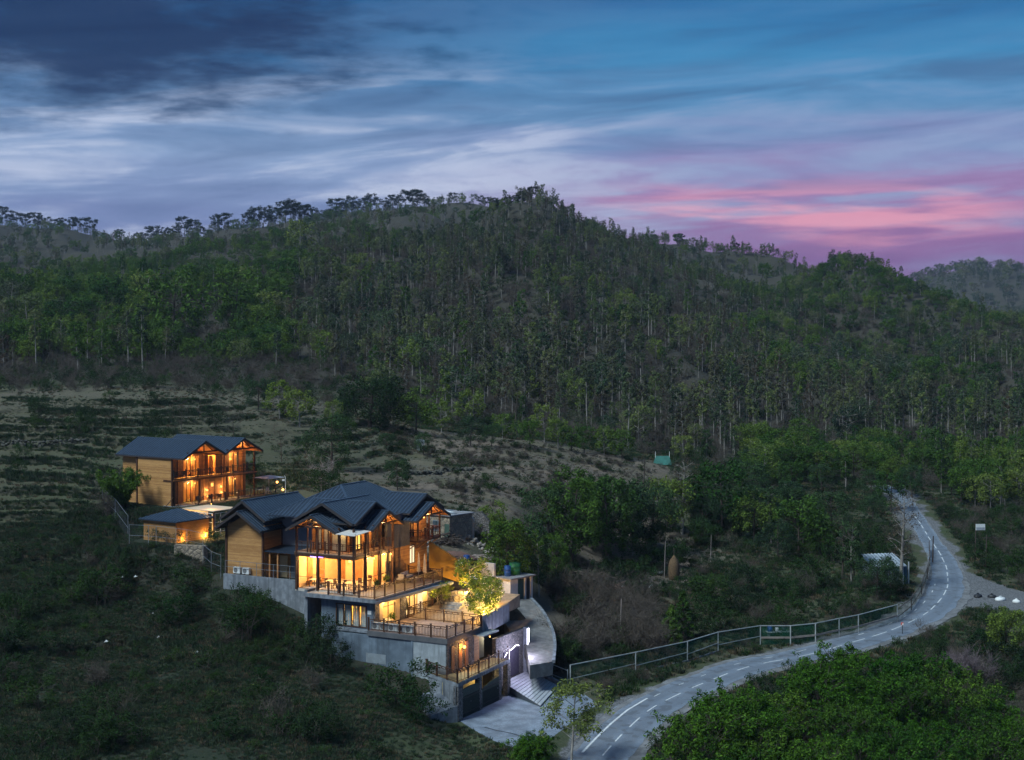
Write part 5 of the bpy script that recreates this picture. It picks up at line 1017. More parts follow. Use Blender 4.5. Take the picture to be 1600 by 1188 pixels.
# ------------------------------------------------------------------ trees one can point at
def at_px(k, px, py, hpx, label, name=None, cat='tree', group=None, sz=None, var=None, wid=None, sink=.15):
    g = ground(px, py); me_h = max(v.co.z for v in KIT[k][0][0].vertices) if k not in _hk else _hk[k]; _hk[k] = me_h
    hm = hpx*g.y/F; s = hm/me_h if wid is None else wid*g.y/F/_KW[k]
    return plant(k, (g.x, g.y, g.z-sink), s, RS.rand()*6.28, name or 'tree', label, cat, group, var, sz)
_hk = {}
for a in [
 ('mango', 578, 668, 82, 'huge dense dark evergreen tree at the field edge'), ('darktree', 404, 640, 48, 'dark green round tree left of the huge evergreen'),
 ('limetree', 437, 655, 60, 'pale yellow-green tree above the guest block roof'), ('limetree', 468, 668, 62, 'pale lime tree beside the pale yellow-green one'),
 ('darktree', 518, 738, 80, 'dark leafy tree between guest block and lodge ridge'), ('whitebare', 502, 768, 62, 'bleached leafless tree behind the lodge roof'),
 ('darktree', 621, 766, 44, 'small dark round tree just above the lodge roof'), ('darktree', 604, 702, 26, 'small dark bush-like tree on the upper terraces'), ('darktree', 662, 712, 32, 'small dark tree by the white field hut'),
 ('broad', 650, 680, 70, 'green round tree right of the huge evergreen'), ('limetree', 736, 672, 58, 'bright yellow-green tree at the top of the fields'), ('darktree', 735, 697, 42, 'dark spreading tree under the bright yellow-green one'), ('darktree', 768, 698, 36, 'dark low tree at the field corner'),
 ('limetree', 820, 640, 60, 'tall pale yellow tree against the grey wood'), ('limetree', 905, 650, 62, 'tall pale yellow tree higher on the wood edge'), ('limetree', 851, 692, 56, 'cream-yellow slim tree at the top of the dry field'), ('broad', 893, 705, 44, 'small green tree standing on the dry field edge'), ('broad', 913, 708, 38, 'smaller green tree beside its twin on the dry field edge'),
 ('slender', 1105, 722, 50, 'thin dark tree by the green tarpaulin shelter'),
 ('bare', 283, 690, 58, 'dark leafless tree right behind the guest block roof'), ('bare', 365, 692, 52, 'brown leafless tree above the twin gables'), ('bare', 440, 722, 62, 'lone bare trunk on the slope right of the twin gables'),
 ('bigtree', 893, 885, 148, 'tall dark broad tree right of the stone house'), ('bigtree', 948, 880, 150, 'tallest bright green tree in the clump behind the paddock'), ('slender', 988, 868, 112, 'dark narrow tree beside the tallest green one'), ('darktree', 1018, 858, 92, 'rounded blue-green tree at the right of the tall clump'),
 ('deadtall', 1066, 835, 118, 'grey half-bare tree at the end of the dry terraces'), ('broad', 1128, 838, 105, 'wide mid-green tree above the haystack hollow'), ('darktree', 1160, 810, 80, 'blue-green tree behind the wide mid-green one'), ('darktree', 1098, 815, 62, 'dusky tree left of the wide mid-green one'), ('slender', 1205, 850, 96, 'slim green tree in the middle of the scrub slope'), ('broad', 1248, 872, 92, 'round green tree left of the two dark poles'), ('darktree', 1215, 880, 60, 'low dark tree below the slim green one'),
 ('slender', 1330, 910, 92, 'slender dark tree just left of the white shed'), ('darktree', 1300, 845, 70, 'leafy tree above the stony bank by the dark poles'), ('bare', 1320, 885, 72, 'leafless tree beside the dark wooden poles'),
 ('bigtree', 792, 925, 128, 'olive tree leaning over the white plastered hut'), ('slender', 842, 932, 112, 'upright green tree at the bend of the concrete path'), ('bigtree', 865, 905, 70, 'bushy green tree behind the bend of the path'), ('slender', 725, 835, 50, 'grey-green sapling by the ruined wall'), ('broad', 770, 842, 56, 'green tree beside the ruined stone wall'),
 ('deadtall', 1407, 922, 152, 'tall bare-trunked tree beside the white shed'), ('darktree', 1370, 935, 66, 'dense dark tree in front of the white shed'), ('darktree', 1392, 930, 44, 'low dark tree at the foot of the tall bare trunk'),
 ('thuja', 1047, 1012, 66, 'yellow-green conical conifer behind the green net fence'), ('thuja', 1068, 1003, 72, 'darker conical conifer touching the yellow-green one'),
 ('roadside', 893, 1196, 128, 'slim leafy tree at the forecourt edge near the road'),
 ('bigtree', 1572, 1035, 96, 'rounded bright tree at the far right of the road bend'), ('purplebare', 1512, 1082, 66, 'mauve leafless bush above the bright green thicket'),
 ('broad', 270, 545, 118, 'big bright green tree rising in the left-hand wood'), ('limetree', 97, 560, 66, 'narrow yellow-green tree left of the hillside hut'), ('broad', 370, 520, 88, 'pale-crowned wide tree on the left-hand slope'), ('limetree', 420, 515, 62, 'slim yellow-green tree right of the pale wide one'), ('broad', 165, 520, 80, 'bright green tree above the hillside hut'), ('limetree', 228, 495, 66, 'pale tree left of the big bright green one'),
 ('darktree', 858, 858, 88, 'dusky tree left of the tall dark broad one'), ('bigtree', 921, 850, 118, 'leafy tree filling the middle of the tall clump'), ('darktree', 972, 858, 96, 'dark tree at the back of the tall clump'), ('broad', 1042, 832, 84, 'green tree just right of the tall clump'), ('broad', 1178, 848, 76, 'green tree half hidden in the scrub slope'), ('broad', 1282, 868, 66, 'round tree on the slope above the dark poles'), ('slender', 1228, 822, 70, 'slim tree high on the scrub slope'), ('broad', 1392, 800, 56, 'round tree where the road vanishes'), ('darktree', 1425, 778, 46, 'dark tree across the vanishing road'), ('bigtree', 1385, 770, 50, 'leafy tree behind the vanishing road'),
 ('limetree', 690, 676, 48, 'fresh green tree above the white field hut'), ('limetree', 785, 690, 46, 'fresh green tree at the upper edge of the dry field'), ('broad', 828, 700, 40, 'mid-green tree left of the cream-yellow one'), ('limetree', 872, 702, 44, 'fresh green tree right of the cream-yellow one'), ('limetree', 944, 712, 46, 'light tree near the right end of the dry field edge'), ('broad', 972, 716, 44, 'green tree left of the tarpaulin shelter'), ('limetree', 1068, 722, 44, 'fresh green tree right of the tarpaulin shelter'), ('limetree', 520, 668, 40, 'light tree left of the huge dark evergreen'),
 ('limetree', 468, 405, 60, 'tall olive-yellow tree standing out on the hill shoulder'),
]: at_px(a[0], a[1], a[2], a[3], a[4], 'leafless_tree' if 'leafless' in a[4] or 'bare' in a[4] else 'conifer' if 'conifer' in a[4] else 'broadleaf_tree')
# bamboo-like clump by the guest block
def palm_clump(px, py, hpx, label):
    g = ground(px, py); rs = np.random.RandomState(12); e = empty('bamboo_clump', g, 0, label, 'bamboo'); h = hpx*g.y/F; W = []; LV = []
    for i in range(36):
        a = rs.rand()*6.28; l = rs.uniform(.6, 1.)*h; sp = rs.uniform(.15, .55)*h; t = np.linspace(0, 1, 6)
        P = np.stack([np.cos(a)*sp*t**1.8, np.sin(a)*sp*t**1.8, l*t-.12*l*t**3-.1], -1); W.append(tube_np(P, .035, .008, 4))
        C = P[2:]; LV.append(leaves(rs, C, np.full(len(C), .5), 230, .46, .2, .2))
    obj('stem', np_mesh('bamboo_stem', *join(W), [BARKD]), e); obj('foliage', np_mesh('bamboo_foliage', *join(LV), [L_LIME if False else L_GREEN]), e)
palm_clump(192, 800, 76, 'feathery bamboo clump against the guest block end wall')
# ------------------------------------------------------------------ shrubs in groups
def px_scatter(k, n, rx, ry, rs, s0, s1, label, group, name='shrub', cat='shrub', sz=None, lim=None, m=.6, zn=None):
    c = 0; tries = 0
    while c < n and tries < n*6:
        tries += 1; px = rs.uniform(*rx); py = rs.uniform(*ry)
        if lim and not lim(px, py): continue
        g = ground(px, py)
        if keep_out(np.array([g.x]), np.array([g.y]), m)[0]: continue
        plant(k if isinstance(k, str) else k[rs.randint(len(k))], (g.x, g.y, g.z-.08), rs.uniform(s0, s1), rs.rand()*6.28, name, label if not zn else label+zn(px, py), cat, group if not zn else group+zn(px, py), rs.randint(9), sz); c += 1
def shrubs():
    rs = np.random.RandomState(21)
    px_scatter(['shrub', 'shrub', 'bush', 'shrub', 'shrub', 'bush', 'dryshrub'], 85, (-10, 520), (860, 1180), rs, .5, 1.15, 'low dark shrub on the grassy slope', 'shrubs on the slope', zn=lambda x, y: (' near the bottom edge' if y > 1080 else ' halfway down' if y > 970 else ' under the fences')+(' at far left' if x < 170 else ' in the middle' if x < 350 else ' below the lodge'))
    for px, py, h, lb in ((495, 1025, 62, 'big leafy bush beside the curtained lower windows'), (520, 1050, 50, 'leafy bush below the curtained windows'), (632, 1110, 78, 'tall bush growing in front of the pale base wall'), (655, 1130, 62, 'bush leaning on the gate balcony corner'), (400, 985, 34, 'bush below the left part of the garden wall'), (462, 1012, 40, 'bush below the right part of the garden wall'), (60, 1110, 55, 'wide dark bush near the bottom left'), (150, 1180, 52, 'dark bush at the very bottom left edge')):
        at_px('bush', px, py, h, lb, 'bush', 'bush')
    px_scatter(['bush', 'shrub', 'bush'], 62, (900, 1400), (850, 1005), rs, .6, 1.1, 'scrub bush in the hollow', 'scrub bushes between lodge and road', 'bush', 'bush', lim=lambda x, y: not (860 < x < 1030 and y > 935) and y < 1040-(x-900)*.03, zn=lambda x, y: ' near the haystack' if x < 1090 else ' near the stone heap' if x < 1250 else ' near the white shed')
    px_scatter(['dryshrub'], 60, (860, 1035), (935, 1030), rs, .7, 1.2, 'brown leafless bramble on the bank behind the net fence', 'brambles behind the net fence', 'bramble', 'bush')
    px_scatter(['shrub', 'bush', 'darktree'], 55, (870, 1420), (745, 850), rs, .35, .6, 'bush on the upper scrub slope below the wood', 'bushes on the upper scrub slope', 'bush', 'bush', lim=lambda x, y: x > 1050 or y > 800)
    px_scatter(['shrub', 'bush'], 42, (0, 560), (625, 780), rs, .5, 1., 'shrub dotted on the left-hand terraces', 'shrubs on the left-hand terraces', 'shrub', 'shrub')
    px_scatter(['shrub'], 22, (600, 1050), (690, 780), rs, .5, .9, 'small shrub on the dry terraced field', 'shrubs on the dry terraces', 'shrub', 'shrub')
    px_scatter(['dryshrub', 'shrub', 'bush', 'dryshrub'], 80, (1000, 1600), (985, 1130), rs, .5, .95, 'dull shrub on the bank below the road', 'shrubs on the bank below the road', 'shrub', 'shrub', lim=lambda x, y: y > 1030 and y > 1135-(x-1130)*.32, m=4.2)
    px_scatter(['broad', 'limetree', 'broad', 'slimgreen'], 70, (1180, 1610), (735, 830), rs, .55, .85, 'yellow-green tree in the belt along the far side of the road', 'tree belt beyond the road', 'broadleaf_tree', 'tree', lim=lambda x, y: y < 770 + max(0, (x-1420))*.25 and not (1395 < x < 1450 and y > 760))
    px_scatter(['bush', 'shrub', 'dryshrub'], 45, (1465, 1610), (800, 960), rs, .6, 1.1, 'bush on the grassy bank right of the road bend', 'bushes right of the road bend', 'bush', 'bush')
    # the bright thicket in the lower right: tall bushes shoulder to shoulder
    c = 0
    for gy in np.arange(94, 137, 3.9):
        for gx in np.arange(8, 52, 3.9):
            x = gx+rs.uniform(-1.3, 1.3); y = gy+rs.uniform(-1.3, 1.3); z = hz(x, y); px = 800+F*x/y; top = HY-(z+3.4-ZC)/y*F
            lim = 1160-(px-1050)*.44 if px < 1300 else 1052+max(0, (px-1420))*.22
            if 1020 < px < 1640 and top > lim and top < 1230 and road_dist(np.array([x]), np.array([y]))[0][0] > 8:
                plant('brightbush', (x, y, z-.2), rs.uniform(.62, 1.25), rs.rand()*6.28, 'thicket_bush', 'bright green bush in the dense thicket at the lower right', 'bush', 'bright green thicket', rs.randint(9)); c += 1
    px_scatter(['bush', 'shrub'], 12, (868, 900), (955, 1040), rs, .5, .8, 'bush along the outer edge of the concrete path', 'bushes along the concrete path', 'bush', 'bush', m=.1)
    px_scatter(['brightbush'], 6, (820, 880), (1190, 1230), rs, .4, .6, 'bright bush under the slim roadside tree', 'bushes under the roadside tree', 'bush', 'bush')
shrubs()
# ------------------------------------------------------------------ grass and ground cover
def grass():
    rs = np.random.RandomState(9); ms = []
    for i, m in enumerate((L_GRASS, L_GRASS, L_STRAW, L_SCRUB)):
        n = 34; a = rs.rand(n)*6.28; r = rs.rand(n)**.5*.28; h = rs.uniform(.22, .55, n); b = np.stack([np.cos(a)*r, np.sin(a)*r, np.zeros(n)-.03], -1); w = rs.normal(size=(n, 3)); w[:, 2] = 0; w /= np.linalg.norm(w, axis=1)[:, None]
        t = b+np.stack([np.cos(a)*h*.45+rs.normal(size=n)*.08, np.sin(a)*h*.45+rs.normal(size=n)*.08, h], -1); mid = (b+t)/2+np.array([0, 0, .06])
        V = np.stack([b-w*.022, b+w*.022, mid+w*.016, t, mid-w*.016], 1).reshape(-1, 3); k = np.arange(n)[:, None]*5
        ms.append(np_mesh('grass_tuft_%d' % i, V, np.concatenate([k+np.array([0, 1, 2, 4]), np.concatenate([k+4, k+2, k+3, k+3], 1)]), [m]))
    sh = combined('shrub')
    def field(name, x0, x1, y0, y1, n, s0, s1, label, pxr, mix=(0, 1, 2, 3), ok=None, ms_=None, steep=None, riser=None):
        X = rs.uniform(x0, x1, n); Y = rs.uniform(y0, y1, n); px = 800+F*X/Y; d = fbm(X, Y, 1/7., 3, 1)
        m = (px > pxr[0]) & (px < pxr[1]) & (d > -.55+rs.rand(n)*.45) & ~keep_out(X, Y, .3)
        if ok is not None: m &= ok(px, Y)
        if steep is not None: m &= riser(X, Y) > steep
        X, Y, d = X[m], Y[m], d[m]; Z = H(X, Y); k = len(X); pick = np.array(mix)[rs.randint(0, len(mix), k)]
        scatter(name, ms_ or ms, np.stack([X, Y, Z], -1), rs.rand(k)*6.28, rs.uniform(s0, s1, k)*(.8+d*.8), label, pick)
    field('grass', -62, 4, 104, 182, 80000, .6, 1.5, 'long grass on the slope below the lodge', (-60, 800), (0, 0, 1, 2, 1))
    def riser(X, Y): return np.abs(H(X, Y+.6)-H(X, Y-.6))/1.2
    field('grass', -95, -8, 176, 300, 90000, .8, 1.7, 'grass on the banks of the left-hand terraces', (-60, 640), (0, 1, 3, 0), None, None, .22, riser)
    field('grass', -95, -8, 176, 300, 7000, .5, 1.2, 'tufts on the left-hand terraces', (-60, 640), (0, 1, 2, 2))
    field('grass', -22, 90, 118, 300, 60000, .8, 1.9, 'rough grass between the lodge and the far road', (640, 1660), (0, 2, 3, 1), lambda p, y: ~((p < 1080) & (y > 186) & (y < 275)))
    field('undergrowth', -25, 45, 182, 275, 13000, .25, .5, 'weeds and rubble on the banks of the dry terraces', (560, 1120), tuple(range(len(sh)+3)), None, sh+combined('dryshrub'), .26, riser)
    field('grass', -25, 45, 180, 280, 5000, .4, .9, 'stubble on the dry terraced field', (600, 1120), (2, 2, 0))
    field('undergrowth', -62, 4, 104, 180, 1000, .35, .8, 'ground-hugging scrub on the slope below the lodge', (-60, 720), tuple(range(len(sh))), None, sh)
    field('undergrowth', 0, 95, 120, 300, 2400, .4, .9, 'ground-hugging scrub between lodge and wood', (820, 1660), tuple(range(len(sh)+1)), lambda p, y: ~((p < 1080) & (y > 186)), sh+combined('dryshrub'))
grass()
# ------------------------------------------------------------------ things round the houses
def lw(u, v, z): x, y = uv2w(u, v); return (x, y, z)
def hw(x, y, z): a, b = hot2w(x, y); return (a, b, z)
CUSH = mat('white_cushion', (.62, .58, .54), (.52, .48, .45), 3., .9); RATT = mat('rattan', (.14, .10, .075), (.09, .065, .05), 8., .7)
def sofa(loc, rz, w, label):
    e = empty('outdoor_sofa', loc, rz, label, 'sofa'); box(e, 'base', RATT, -w/2, w/2, -.4, .4, .08, .3); box(e, 'backrest', RATT, -w/2, w/2, .3, .42, .3, .75)
    n = max(1, round(w/.7))
    for i in range(n):
        a = -w/2+.1+(w-.2)*i/n; b = a+(w-.2)/n-.03; box(e, 'seat_cushion', CUSH, a, b, -.38, .28, .31, .45); MB().prism([(a+.05, .12), (b-.05, .12), (b-.05, .29), (a+.05, .29)], .46, .8).build('back_cushion', CUSH, e)
    for s in (-1, 1): box(e, 'armrest', RATT, s*w/2-.06, s*w/2+.06, -.4, .4, .3, .55); box(e, 'leg', BLACKM, s*(w/2-.1)-.03, s*(w/2-.1)+.03, -.35, -.29, 0, .08)
sofa(lw(9.3, -.1, 6.955), HANG+.15, 2.0, 'white-cushioned sofa against the lodge wall on the deck'); sofa(lw(7.6, -.5, 6.955), HANG-1.3, .9, 'white-cushioned armchair beside the lounge glass')
def table(name, loc, rz, w, d, h, label, top=None, group=None):
    e = empty(name, loc, rz, label, 'table', group); MB().box(-w/2, w/2, -d/2, d/2, h-.05, h).build('table_top', top or CREAM, e)
    for sx in (-1, 1):
        for sy in (-1, 1): box(e, 'leg', DARKW, sx*(w/2-.06)-.03, sx*(w/2-.06)+.03, sy*(d/2-.06)-.03, sy*(d/2-.06)+.03, 0, h-.05)
    return e
table('coffee_table', lw(8.6, -1.6, 6.955), HANG, 1.1, .7, .42, 'low round-cornered coffee table in front of the deck sofa', CUSH)
def parasol(loc, label, h=2.7):
    e = empty('closed_parasol', loc, 0, label, 'parasol'); MB().lathe([(.28, 0), (.28, .06), (.05, .1), (.03, .12)], (0, 0, 0), 12).build('base', CONC, e); MB().tube([(0, 0, .1), (0, 0, h)], .025, 6).build('pole', WHITEP, e)
    MB().lathe([(.2, .75), (.17, 1.2), (.12, 1.8), (.06, 2.4), (.02, h)], (0, 0, 0), 9).build('folded_canopy', mat('cream_canvas', (.6, .52, .42), (.5, .43, .35), 3.), e)
parasol(lw(9.9, -1.9, 6.955), 'furled cream parasol on the deck, the nearer of two'); parasol(lw(10.4, -.9, 6.955), 'furled cream parasol on the deck, nearer the plank wall')
def chair(loc, rz, label, group=None, m=None):
    e = empty('chair', loc, rz, label, 'chair', group); m = m or DARKW; box(e, 'seat', m, -.22, .22, -.22, .22, .42, .47); box(e, 'backrest', m, -.22, .22, .18, .23, .5, .95)
    for sx in (-1, 1):
        for sy in (-1, 1): box(e, 'leg', m, sx*.2-.02, sx*.2+.02, sy*.2-.02, sy*.2+.02, 0, .42 if sy < 0 else .5)
    return e
for i, (u, v, lb) in enumerate(((1.2, 1.3, 'dining table at the glass corner of the lounge'), (1.3, 3.6, 'dining table in the middle of the lit lounge front'), (1.4, 5.5, 'dining table at the left end of the lit lounge'), (3.8, 1.3, 'dining table behind the deck-side lounge glass'))):
    table('dining_table', lw(u, v, 7.035), HANG, .9, .9, .74, lb, CREAM)
    for k in range(2): a = HANG+(math.pi*k if i != 3 else math.pi*k+math.pi/2); chair(lw(u+(.75 if k else -.65)*(i == 3), v+(.75 if k else -.65)*(i != 3), 7.035), a+(math.pi if False else 0), 'wooden chair drawn up to a lounge table', 'lounge chairs')
def pot_plant(loc, label, s=1.):
    e = empty('potted_plant', loc, RS.rand()*6, label, 'plant'); MB().lathe([(.13, 0), (.2, .35), (.21, .38)], (0, 0, 0), 12).build('pot', CREAM, e); rs = np.random.RandomState(int(abs(loc[0])*100) % 999)
    obj('foliage', np_mesh('pot_foliage', *leaves(rs, np.array([[0, 0, .75], [.15, 0, .6], [-.1, .12, .65]])*s, np.array([.35, .25, .25])*s, 130, .2, .6), [L_GREEN]), e)
pot_plant(lw(3.0, -.6, 6.955), 'leafy pot plant outside the deck-side lounge glass'); pot_plant(lw(4.9, -.6, 6.955), 'second leafy pot plant along the deck-side glass, by the post', 1.2); pot_plant(lw(1.9, -3.1, 4.06), 'flowering pot plant under the arched lit window', 1.1)
def ac_unit(loc, rz, label, group=None):
    e = empty('air_conditioner', loc, rz, label, 'air conditioner', group); box(e, 'casing', WHITEP, -.42, .42, -.16, .16, .1, .72); MB().tube([(-.1, -.175, .41), (-.1, -.165, .41)], .25, 16).build('fan_grille', mat('grille_grey', (.2, .2, .2)), e)
    for s in (-1, 1): box(e, 'foot', BLACKM, s*.3-.04, s*.3+.04, -.15, .15, 0, .1)
ac_unit(lw(2.75, 16.15, 7.26), HANG-math.pi/2, 'white outdoor air-conditioner, left of the pair by the plank wing'); ac_unit(lw(2.75, 15.0, 7.26), HANG-math.pi/2, 'white outdoor air-conditioner, right of the pair by the plank wing')
for k in range(5): ac_unit(lw(-1.25, -3.3-k*.92, 4.06), HANG-math.pi/2, 'white air-conditioner in the row behind the lower terrace railing', 'air-conditioners on the lower terrace')
# ------------------------------------------------------------------ frangipani and uplights
def uplight(loc, watts, label):
    e = empty('garden_uplight', loc, 0, label, 'lamp'); MB().lathe([(.07, 0), (.07, .12), (.09, .2)], (0, 0, 0), 10).build('lamp_body', BLACKM, e); MB().lathe([(.075, .2), (.05, .23), (.0, .24)], (0, 0, 0), 10).build('lens', BULB, e); lamp('uplight_beam', (0, 0, .38), watts, (1, .56, .14), .08, e)
def frangipani(loc, s, label, nf, var, seed):
    e = plant('frangipani', loc, s, seed*1.3, 'flowering_tree', label, 'tree', None, var); cm = KIT['frangipani'][var][1]; rs = np.random.RandomState(seed); co = np.empty(len(cm.vertices)*3, np.float32); cm.vertices.foreach_get('co', co); co = co.reshape(-1, 3)
    d = co-co.mean(0); out = co[np.argsort(-np.linalg.norm(d*[1, 1, 1.1], axis=1))[:len(co)//2]]; C = out[rs.choice(len(out), nf)]; V, Q = leaves(rs, C, np.full(nf, .04), nf*3, .17, 1., .8); obj('flowers', np_mesh('flowers', V, Q, [FLOWER]), e)
frangipani(lw(8.6, -9.4, 4.2), .86, 'large white-flowered tree glowing behind the planter wall', 130, 0, 3); frangipani(lw(6.4, -10.2, 4.2), .6, 'white-flowered tree at the near end of the planter wall', 60, 1, 4); frangipani(lw(14.2, -4.6, 5.2), .78, 'uplit flowering tree beside the ochre wing wall', 40, 1, 5); frangipani(lw(10.2, -3.3, 4.2), .6, 'small dark-leaved tree under the terrace awning corner', 10, 0, 6)
for i, (x, y) in enumerate(((12.2, -7.6), (13., -6.6), (11.4, -8.6))): plant('bush', lw(x, y, 4.6), .42, i, 'hedge_bush', 'golden uplit hedge bush between the flowering trees', 'bush', 'uplit hedge', i)
uplight(lw(8.6, -10.2, 4.7), 120, 'uplight at the foot of the large white-flowered tree'); uplight(lw(6.2, -10.8, 4.6), 80, 'uplight near the front end of the planter wall'); uplight(lw(11.4, -8.4, 4.8), 120, 'uplight among the golden hedge bushes'); uplight(lw(13.2, -5.2, 5.4), 120, 'uplight under the tree by the ochre wing wall')
# ------------------------------------------------------------------ fences near the lodge
def pipe_fence(pts, h, rails, label, name='pipe_fence', m=None, net=None, pw=.045):
    m = m or METG; pts = [Vector(p) for p in pts]; e = empty(name, pts[0], 0, label, 'fence'); o = pts[0]
    for p in pts: q = p-o; MB().bar(q-Vector((0, 0, .3)), q+Vector((0, 0, h)), pw).build('post', m, e)
    for a, b in zip(pts[:-1], pts[1:]):
        for r in rails: MB().bar(a-o+Vector((0, 0, r)), b-o+Vector((0, 0, r)), pw*.75).build('rail', m, e)
        if net: u = Vector((0, 0, h-.05)); l = Vector((0, 0, .05)); MB().add([a-o+l, b-o+l, b-o+u, a-o+u], [(0, 1, 2, 3)]).build('net_panel', net, e)
    return e
NETG = net_mat('thin_wire', (.07, .075, .08), .10); NETN = net_mat('green_net', (.014, .09, .055), .45); NETK = net_mat('grey_net', (.05, .055, .06), .3)
pipe_fence([ground(*q) for q in ((202, 852), (232, 853), (244, 854), (275, 858), (292, 860), (317, 866))], 2.2, (2.2, 1.05), 'grey pipe fence in front of the low pavilion', net=NETG)
pipe_fence([lw(2.48, v, 7.25) for v in (17.5, 15.6, 13.5, 11.4, 9.4, 7.4, 5.2)], 1.35, (1.35, .75), 'grey pipe fence along the top of the concrete garden wall', net=NETG)
pipe_fence([ground(*q) for q in ((317, 885), (330, 896), (345, 903))], 2.3, (2.3, 1.1), 'grey pipe fence turning the corner left of the plank wing', net=NETG)
pipe_fence([ground(*q) for q in ((160, 800), (180, 818), (200, 845))], 2.9, (2.9, 1.5), 'tall wire net fence beside the bamboo', 'net_fence', net=NETK)
g0 = [ground(*q) for q in ((272, 868), (296, 872), (318, 880))]
e = empty('stone_wall', g0[0], 0, 'short rough stone wall below the pavilion garden', 'wall'); MB().prism([(g0[0].x-g0[0].x, 0), (g0[2].x-g0[0].x, g0[2].y-g0[0].y), (g0[2].x-g0[0].x+.3, g0[2].y-g0[0].y+.6), (.2, .6)], -1.5, 1.1).build('masonry', STONEB, e)
def garden(px, py, w, lb): g = ground(px, py); uplight((g.x, g.y, g.z), w, lb)
garden(322, 842, 26, 'uplight in the flower bed by the pavilion glass'); garden(288, 848, 10, 'small uplight behind the pipe fence')
for i, (px, py) in enumerate(((330, 846), (338, 850), (285, 850), (262, 848), (240, 846))): g = ground(px, py); plant('shrub', (g.x, g.y, g.z), .75, i, 'flower_bed_shrub', 'shrub in the bed in front of the pavilion', 'shrub', 'pavilion bed shrubs', i)
g = ground(166, 812); plant('dryshrub', (g.x, g.y, g.z), 1.5, 0, 'pampas_grass', 'pinkish plume bush outside the tall net fence', 'shrub')
# ------------------------------------------------------------------ round the guest block
def flat_umbrella(loc, label):
    e = empty('patio_umbrella', loc, HOTANG, label, 'parasol'); MB().tube([(0, 0, 0), (0, 0, 2.4)], .035, 6).build('pole', WHITEP, e); q = 1.55
    mb = MB(); mb.add([(-q, -q, 2.3), (q, -q, 2.3), (q, q, 2.3), (-q, q, 2.3), (0, 0, 2.62), (0, 0, 2.5)], [(0, 1, 4), (1, 2, 4), (2, 3, 4), (3, 0, 4), (1, 0, 5), (2, 1, 5), (3, 2, 5), (0, 3, 5)]); mb.build('canopy', mat('grey_canvas', (.4, .42, .46), (.33, .35, .39), 3.), e)
    MB().lathe([(.4, 0), (.4, .08), (.05, .1)], (0, 0, 0), 12).build('base', CONC, e)
flat_umbrella(hw(15.6, -1.3, 10.82), 'square grey patio umbrella at the guest block corner'); table('patio_table', hw(15.3, -.2, 10.82), HOTANG, .8, .8, .72, 'white patio table under the square umbrella', WHITEP)
for k, (x, y) in enumerate(((16.3, -.6), (14.6, -1.9))): chair(hw(x, y, 10.82), HOTANG+k, ('white patio chair right of the square umbrella', 'white patio chair left of the square umbrella')[k], None, WHITEP)
for k, x in enumerate((1.0, 2.2, 9.6, 13.2)): chair(hw(x, .5, 13.97), HOTANG+math.pi, ('dark chair at the near end of the upper balcony', 'second dark chair along the upper balcony', 'dark chair in the middle of the upper balcony', 'dark chair at the far end of the upper balcony')[k], None, BLACKM)
for k, x in enumerate((3.4, 5.6, 7.2)): chair(hw(x, -.7, 10.82), HOTANG+2.6, ('chair outside the left lit ground-floor windows', 'chair between the lit windows and the wall lamps', 'chair under the left wall lamps')[k], None, DARKW)
def lamp_post(px, py, hpx, watts, label):
    g = ground(px, py); h = hpx*g.y/F; e = empty('lamp_post', g, 0, label, 'lamp post'); MB().tube([(0, 0, -.2), (0, 0, h)], .04, 7).build('pole', BLACKM, e); MB().lathe([(.05, h), (.17, h+.08), (.03, h+.36)], (0, 0, 0), 8).build('lamp_cap', BLACKM, e); bulb(e, (0, 0, h-.12), watts, .15, (1, .55, .14))
lamp_post(433, 782, 30, 34, 'glowing lamp post at the top of the steps beyond the guest block'); lamp_post(442, 784, 20, 16, 'shorter glowing lamp right beside the taller lamp post')
g = ground(446, 786); e = empty('camera_mast', g, 0, 'thin white camera mast beside the garden lamps', 'mast'); MB().tube([(0, 0, 0), (0, 0, 3.2), (-.15, 0, 3.35)], .03, 5).build('mast', WHITEP, e); MB().box(-.4, -.1, -.1, .1, 2.7, 2.9).build('camera_head', WHITEP, e)
# ------------------------------------------------------------------ the old yard right of the lodge
def placed(name, px, py, rz, label, cat): g = ground(px, py); return empty(name, g, rz, label, cat), g
def rock_mesh(seed, n=1):
    rs = np.random.RandomState(seed); bm = bmesh.new(); bmesh.ops.create_icosphere(bm, subdivisions=1, radius=.5)
    for v in bm.verts: v.co *= rs.uniform(.7, 1.15); v.co.z *= .75
    me = bpy.data.meshes.new('stone'); bm.to_mesh(me); bm.free(); return me
ROCKS = [rock_mesh(i) for i in range(5)]
for m in ROCKS: m.materials.append(mat('field_stone', (.34, .30, .26), (.20, .18, .16), 1.5, .9))
def rubble(px, py, n, w, d, h, s, label, mt=None):
    e, g = placed('rubble_heap', px, py, 0, label, 'rubble'); rs = np.random.RandomState(px); o = []
    for i in range(n):
        a, r = rs.rand()*6.28, rs.rand()**.5; x, y = math.cos(a)*r*w, math.sin(a)*r*d; z = hz(g.x+x, g.y+y)-g.z+h*(1-r)*rs.rand()
        c = obj('stone', ROCKS[i % 5], e); c.location = (x, y, z); c.scale = [s*rs.uniform(.5, 1.3)]*3; c.rotation_euler = (rs.rand()*3, rs.rand()*3, rs.rand()*6)
    return e
